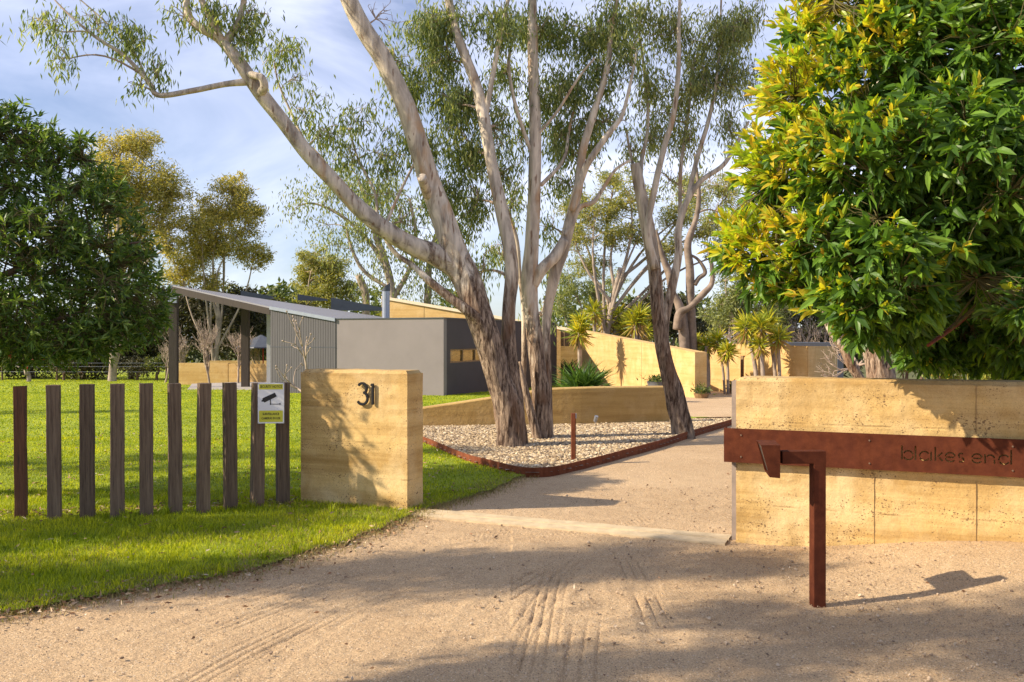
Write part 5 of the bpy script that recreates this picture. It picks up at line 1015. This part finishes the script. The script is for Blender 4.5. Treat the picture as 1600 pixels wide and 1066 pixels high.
strap('flax_plant', 'clump of dark green strap leaved flax behind the low curved wall', P(912, 618, 26.5), 330, 1.15, .065, 'flax', 'flax')
strap('flax_plant', 'dark spiky plant inside the shaded house entry', P(888, 585, 43.5), 60, 1.0, .06, 'dkleaf', 'plant')
pt_ = P(1029, 612, 27); pr = empty('potted_plant', pt_, 'wide grey bowl pot with a low green plant above the curved wall', 'pot plant'); mb = MB(); mb.lathe(pt_+[0, 0, -.0], [(.22, -.35), (.24, -.2), (.34, .26), (.36, .30), (.33, .30), (.31, .22), (0.01, .22)], 18); o = mb.build('pot', MT['pot']); lf = MB(); q = pt_+[0, 0, .33]+rng.normal(0, 1, (260, 3))*[.16, .16, .06]; leaves(lf, q, rng.normal(0, 1, (260, 3))+[0, 0, .5], .13, .05); o2 = lf.build('leaves', MT['midleaf']); adopt(pr, o, o2)
for px, py, Y, lab_ in ((1096, 626, 29.6, 'low terracotta pot plant at the end of the sloping wall'), (1144, 614, 33.5, 'small green pot plant against the bright wall')):
    c = P(px, py, Y); c[2] = float(gz(c[0], Y)); pr = empty('potted_plant', c, lab_, 'pot plant'); mb = MB(); w_ = .26 if px < 1100 else .14; mb.lathe(c, [(w_*.8, 0), (w_, .16), (w_*.9, .16), (.01, .14)], 14); o = mb.build('pot', MT['winframe']); lf = MB(); q = c+[0, 0, .24]+rng.normal(0, 1, (160, 3))*[w_*.5, w_*.5, .07]; leaves(lf, q, rng.normal(0, 1, (160, 3))+[0, 0, .5], .16, .05); adopt(pr, o, lf.build('leaves', MT['midleaf']))

# ---- whorled broadleaf crowns (left bush, right glossy tree)
def whorl_tree(name, lab, cat, base, trunk, crown, ntips, nl, L, Wd, mat, tipmat, tipfn, bark, twig, droopy=.5, fine=True, inner=.3, r_tw=.006, keep=None):
    root = empty(name, base, lab, cat); T = MB(); tw = MB(); lf = MB(); nf = MB(); LL = []
    for l in trunk:
        c = crom(np.array(l, float), 6); T.tube(c[:, :3], c[:, 3], 12, True, .08); LL.append((c[:, :3], c[:, 3]))
    C_ = np.array([c[:3] for c in crown]); R_ = np.array([c[3:6] for c in crown]); vol = R_.prod(1)**.67; tips = []; axs = []
    while len(tips) < ntips:
        i = rng.choice(len(C_), p=vol/vol.sum()); u = unit(rng.normal(0, 1, 3)); rr = (rng.uniform(.8, 1.10) if rng.random() > .12 else rng.uniform(1.05, 1.28)) if rng.random() > inner else rng.uniform(.35, .9); p = C_[i]+u*R_[i]*rr
        if any((((p-C_[j])/R_[j])**2).sum() < .55 for j in range(len(C_)) if j != i) and rng.random() > .25: continue
        if keep is not None and not keep(p): continue
        tips.append(p); axs.append(unit(u*R_[i]+np.array([0, 0, .35*R_[i].mean()])))
    tips = np.array(tips); axs = np.array(axs); allp = np.vstack([pp[len(pp)//3:] for pp, _ in LL])
    # secondary limbs to cluster centres
    nh = max(12, ntips//22); hubs = tips[rng.choice(ntips, nh, replace=False)]*.80+np.mean(C_, 0)*.20
    for h in hubs:
        k = int(np.argmin(((allp-h)**2).sum(1))); c = curve(allp[k], h, .05, 8, .08); Lh = np.linalg.norm(h-allp[k]); tw.tube(c, np.linspace(min(.018, .006+.007*Lh), .004, 8), 6, False)
    for p, a in zip(tips, axs):
        h = hubs[int(np.argmin(((hubs-p)**2).sum(1)))]; c = curve(h, p, .0, 5, .12); tw.tube(c, np.linspace(r_tw*1.2, r_tw*.5, 5), 4, False)
    for new in (0, 1):
        sel = np.array([tipfn(p, a) == bool(new) for p, a in zip(tips, axs)])
        if not sel.any(): continue
        pt, ax = tips[sel], axs[sel]; m_ = len(pt)*nl; i = np.repeat(np.arange(len(pt)), nl); A = ax[i]; R = rng.normal(0, 1, (m_, 3)); side = unit(np.cross(A, R)); op = rng.uniform(.3, 1.35, m_)[:, None]*(.62 if new else 1)
        D = A*np.cos(op)+side*np.sin(op); D[:, 2] -= (0 if new else droopy)*rng.uniform(.3, 1, m_); q = pt[i]-A*rng.uniform(0, .10, m_)[:, None]*(L/.12)
        leaves(nf if new else lf, q, D, L*rng.uniform(.45, 1.2, m_)*(.8 if new else 1), Wd*rng.uniform(.75, 1.15, m_)*(.8 if new else 1), .18, fine, .16)
    adopt(root, T.build('trunk', bark, smooth=True), crown_mesh(tw, lf, twig, mat))
    if nf.n: adopt(root, nf.build('new_growth', tipmat))
    return root
# right tree
rc = []
for (px, py, rx, ry, Y, rd) in ((1290, 150, 110, 100, 6.6, .7), (1400, 90, 130, 120, 6.4, .8), (1540, 80, 140, 130, 6.2, .8), (1235, 260, 95, 80, 6.6, .6), (1340, 250, 120, 100, 6.1, .8), (1470, 230, 130, 110, 5.9, .8), (1590, 260, 120, 120, 5.8, .8), (1190, 390, 75, 70, 6.6, .45), (1270, 380, 100, 75, 6.3, .6), (1370, 400, 110, 80, 6.0, .7), (1330, 460, 80, 50, 6.0, .5), (1480, 360, 120, 90, 6.2, .8), (1600, 400, 90, 90, 6.2, .6),
                                (1420, -60, 200, 110, 6.6, 1.0), (1650, -60, 200, 130, 6.6, 1.0), (1750, 150, 140, 200, 6.4, .9), (1420, 470, 60, 50, 6.1, .4), (1612, 470, 60, 50, 5.7, .4), (1145, 370, 42, 45, 6.8, .3), (1235, 445, 55, 32, 6.5, .35), (1400, 500, 80, 45, 7.4, .5), (1500, 505, 90, 55, 7.8, .5), (1590, 520, 80, 60, 7.4, .5), (1560, 440, 90, 60, 6.9, .6), (1345, 510, 45, 38, 6.2, .3), (1450, 548, 60, 34, 7.9, .4), (1530, 556, 70, 34, 8.0, .4), (1600, 560, 60, 34, 7.8, .4), (1250, 40, 40, 35, 6.8, .3), (1225, 120, 40, 40, 6.8, .3)):
    c = P(px, py, Y+.35); rc.append((c[0], c[1], c[2], rx/F*Y*.92, rd*.8, ry/F*Y*.92))
BR = np.array([4.75, 8.6, 0.0])
def tl(*pts): return [list(P(p[0], p[1], p[2]))+[p[3]] for p in pts]
rt_l = [[[BR[0], BR[1], -.1, .13]]+tl((1640, 480, 8.2, .11), (1610, 400, 7.9, .09), (1560, 300, 7.6, .07), (1520, 150, 7.4, .05), (1480, 0, 7.2, .04)), tl((1640, 480, 8.2, .08), (1560, 470, 7.8, .05), (1500, 455, 7.5, .045), (1440, 465, 7.2, .04), (1380, 440, 6.9, .028), (1280, 400, 6.8, .02), (1200, 390, 6.8, .01)),
        tl((1610, 400, 7.9, .07), (1500, 380, 7.5, .045), (1400, 300, 7.1, .035), (1300, 220, 6.9, .02), (1260, 140, 6.9, .012)), tl((1540, 465, 7.7, .03), (1490, 510, 7.2, .02), (1450, 540, 6.9, .012)), tl((1560, 300, 7.6, .05), (1450, 180, 7.2, .035), (1380, 80, 7, .02), (1330, 20, 6.9, .012))]
def newtip(p, a):
    px = p[0]/p[1]*F+800; py = HOR-(p[2]-EYE)/p[1]*F
    edge = 1180+max(0, 380-py)*.30; w = math.exp(-max(0, px-edge)/115)*.85+(.12 if a[2] > .55 else .04)*(py > 0)
    return rng.random() < w*(1 if a[2] > -.15 else .15)
whorl_tree('evergreen_tree', 'glossy broad leaved evergreen with yellow new growth overhanging the entrance wall', 'tree', (BR[0], BR[1], 0), rt_l, rc, 5600, 9, .148, .046, MT['glossy'], MT['newleaf'], newtip, MT['bark_red'], MT['greentwig'], .75, inner=.4, r_tw=.004)
# left bush
lc = []
for (px, py, rx, ry, Y, rd) in ((60, 290, 100, 90, 9.2, .8), (-60, 260, 130, 120, 9.0, 1.0), (130, 360, 100, 85, 9.0, .7), (30, 420, 130, 110, 8.7, .9), (170, 450, 85, 80, 9.0, .6), (215, 470, 50, 75, 9.2, .4), (90, 500, 110, 75, 8.8, .7), (-90, 440, 160, 150, 8.8, 1.1), (30, 520, 100, 50, 8.8, .7), (20, 215, 50, 45, 9.2, .4), (85, 240, 45, 40, 9.2, .4), (-260, 330, 180, 200, 9.0, 1.3), (-220, 170, 150, 120, 9, 1.1), (22, 175, 14, 20, 9.2, .15), (125, 215, 22, 14, 9.1, .15), (160, 290, 40, 40, 9.1, .3), (238, 490, 22, 45, 9.2, .25), (40, 548, 90, 30, 8.8, .5), (150, 530, 70, 34, 8.9, .45)):
    c = P(px, py, Y); lc.append((c[0], c[1], c[2], rx/F*Y*.93, rd, ry/F*Y*.93))
BL = np.array([-6.9, 9.1, 0.])
lt_l = [[[BL[0], BL[1], -.1, .14], [BL[0]+.1, BL[1], .9, .12], [BL[0]+.3, 9.1, 2.0, .09], [BL[0]+.9, 9.1, 3.2, .05], [BL[0]+1.6, 9.1, 3.8, .02]], [[BL[0]+.1, BL[1], .9, .09], [-6.2, 9, 1.6, .06], [-5.3, 8.9, 2.1, .045], [-4.4, 9, 2.5, .02], [-3.7, 9.1, 2.6, .01]], [[BL[0]+.1, 9.1, 1, .07], [-6.3, 8.7, 1.4, .05], [-5.2, 8.8, 1.6, .03], [-4.2, 8.9, 1.9, .015]], [[BL[0]+.2, 9.1, 1.4, .08], [-7.6, 9, 2.5, .05], [-8.3, 9, 3.2, .02]]]
whorl_tree('evergreen_tree', 'dense dark green small leaved evergreen leaning in over the timber posts', 'tree', (BL[0], BL[1], 0), lt_l, lc, 5000, 10, .108, .025, MT['bushleaf'], MT['redflower'], lambda p, a: False, MT['bark_dk'], MT['greentwig'], .2, fine=False, inner=.4, r_tw=.005)
# gum trunks and shrubs behind the entrance wall, under the glossy tree
YG = 19
tree('gum_tree', 'thick pale gum trunk standing behind the entrance wall', 'tree', G3(1372, 650), [[(1374, 640, 52, YG), (1374, 590, 46, YG), (1370, 550, 42, YG), (1376, 500, 36, YG), (1385, 420, 30, YG), (1380, 300, 24, YG), (1370, 150, 18, YG), (1360, 0, 12, YG), (1350, -140, 6, YG)], [(1360, 560, 20, YG), (1352, 530, 18, YG), (1340, 470, 14, YG), (1320, 400, 10, YG)], [(1350, 600, 16, YG+1), (1330, 570, 16, YG+1), (1318, 545, 14, YG+1), (1300, 520, 12, YG+1), (1285, 480, 10, YG+1), (1275, 420, 7, YG+1)]], MT['bark2'],
     [(1360, 50, 90, 60, YG, .5), (1300, -60, 120, 80, YG, .6), (1400, -120, 120, 80, YG, .6)], MT['gumleaf2'], .13, .03, .04, None, 16, .15, spread=.2)
for i, (px, py, Y, w_, mt_, n_, lab_) in enumerate(((1480, 545, 14, 55, 'brightleaf', 2600, 'sunlit yellow green shrub behind the entrance wall'), (1570, 550, 12, 60, 'brightleaf', 3000, 'bright long leaved shrub behind the right end of the entrance wall'), (1420, 530, 17, 45, 'midleaf', 2400, 'mid green shrub beside the thick pale gum trunk'), (1520, 500, 16, 70, 'midleaf', 4000, 'tall green shrub deep behind the entrance wall'), (1440, 480, 26, 80, 'dkleaf', 4000, 'dark bush under the glossy tree beyond the pale gum trunk'), (1580, 480, 24, 80, 'midleaf', 4000, 'green bush at the far right beyond the entrance wall'), (1300, 520, 46, 60, 'dkleaf', 4000, 'brown green bush behind the charcoal outbuilding'), (1230, 500, 50, 45, 'dkleaf', 3000, 'brown scrub above the bright wall and its yuccas'))):
    k = Y/14; blobtree('shrub', lab_, px, 640 if Y < 20 else 600, Y, 6, [(px-w_*.4, py-8, w_*.55, 34, 0), (px+w_*.4, py-4, w_*.55, 36, 0), (px, py-26, w_*.5, 30, 0), (px, py+28, w_*.8, 32, 0)], mt_, n_, .12*max(1, k*.85), .035*max(1, k*.85), 'bark_dk', 'shrubs behind the right hand walls', cat='shrub')
for i, (px, Y, h_, l_) in enumerate(((1165, 40, 4.5, 'bare grey scrub tree behind the bright wall, left of the doorway'), (1255, 42, 4.6, 'bare grey scrub tree behind the rightmost yucca'), (1290, 44, 4.8, 'bare pale scrub tree behind the charcoal outbuilding'), (1345, 30, 4.2, 'bare scrub tree between outbuilding and thick gum trunk'))):
    x_ = (px-800)/F*Y; bare('bare_tree', l_, (x_, Y, float(gz(x_, Y))), h_, .9, 4, MT['bare'], 'bare scrub behind the walls', up=1.0, r0=.07, seed=70+i)
# trees out of the frame on the left whose shade falls across the drive
def shade(lab, x, y, z0, z1, r, n, seed, nl=420):
    base = np.array([x, y, float(gz(x, y))]); root = empty('gum_tree', base, lab, 'tree'); T = MB(); tw = MB(); lf = MB(); rs = np.random.default_rng(seed); st = crom(np.array([[x, y, -.1, .17], [x+.1, y+.05, z0*.5, .13], [x-.1, y, z0, .11], [x, y, z1*.95, .03]]), 6); T.tube(st[:, :3], st[:, 3], 12, True, .1, .1); LL = [(st[:, :3], st[:, 3])]
    for k in range(n):
        h = (k+.5)/n; z = z0+(z1-z0)*h; u = rs.normal(0, 1, 2); u /= np.linalg.norm(u); rr = r*rs.uniform(.1, .9)*(1-.35*abs(2*h-1)); c = np.array([x+u[0]*rr, y+u[1]*rr, z]); gum_foliage(tw, lf, LL, c, np.array([.45, .42, .4])*rs.uniform(.8, 1.3), 5, nl, .12, .04, .13)
    adopt(root, T.build('trunk', MT['bark2'], smooth=True), crown_mesh(tw, lf, MT['twig'], MT['gumleaf'])); return root
shade('narrow gum standing out of the picture beside the verge on the left', -9.3, 4.35, 2.9, 7.6, .95, 24, 5, 560)
shade('small gum out of the picture to the left of the timber posts', -9.9, 5.85, 2.3, 5.2, .85, 20, 15, 540)
shade('young gum out of the picture to the left, nearest the viewer', -7.6, 2.6, 5.2, 8.8, .85, 17, 6, 560)
shade('gum out of the picture on the left of the lawn', -14.5, 9.6, 4.0, 9.5, 1.1, 16, 7)
shade('taller gum out of the picture far left on the lawn', -26, 18, 5.0, 11, 1.6, 20, 8, 700)
# fallen leaves and bark
lf = MB(); pt = np.array(crom(verge, 6))[rng.integers(0, 140, 1000) % len(crom(verge, 6))]+rng.normal(0, .17, (1000, 2))+np.array([.0, -.02]); pl_ = np.array([[-4.6, 8.2], [-3.4, 8.45], [-2.2, 8.95]]); t = rng.random(520); c = np.where(t[:, None] < .5, pl_[0]+(pl_[1]-pl_[0])*t[:, None]*2, pl_[1]+(pl_[2]-pl_[1])*(t[:, None]-.5)*2)+rng.normal(0, 1, (520, 2))*[.1, .13]
far_ = inpoly_pts(lawn_poly, 900, (-9, 1, 5, 16), w1); dr_ = inpoly_pts([(-4, 4), (5, 4), (5, 14), (-1, 14)], 240, (-4, 5, 4, 14))
for q_, L_, dz_ in ((pt, .045, .03), (c, .05, .045), (far_, .05, .055), (dr_, .035, .012)):
    z = gz(q_[:, 0], q_[:, 1])+dz_; D = rng.normal(0, 1, (len(q_), 3)); D[:, 2] *= .25; leaves(lf, np.column_stack([q_, z]), D, L_*rng.uniform(.5, 1.4, len(q_)), .016, .2)
stuff(lf.build('leaf_litter', MT['litter']), 'fallen gum leaves and bark scraps round the posts and along the lawn edge', 'leaf litter')
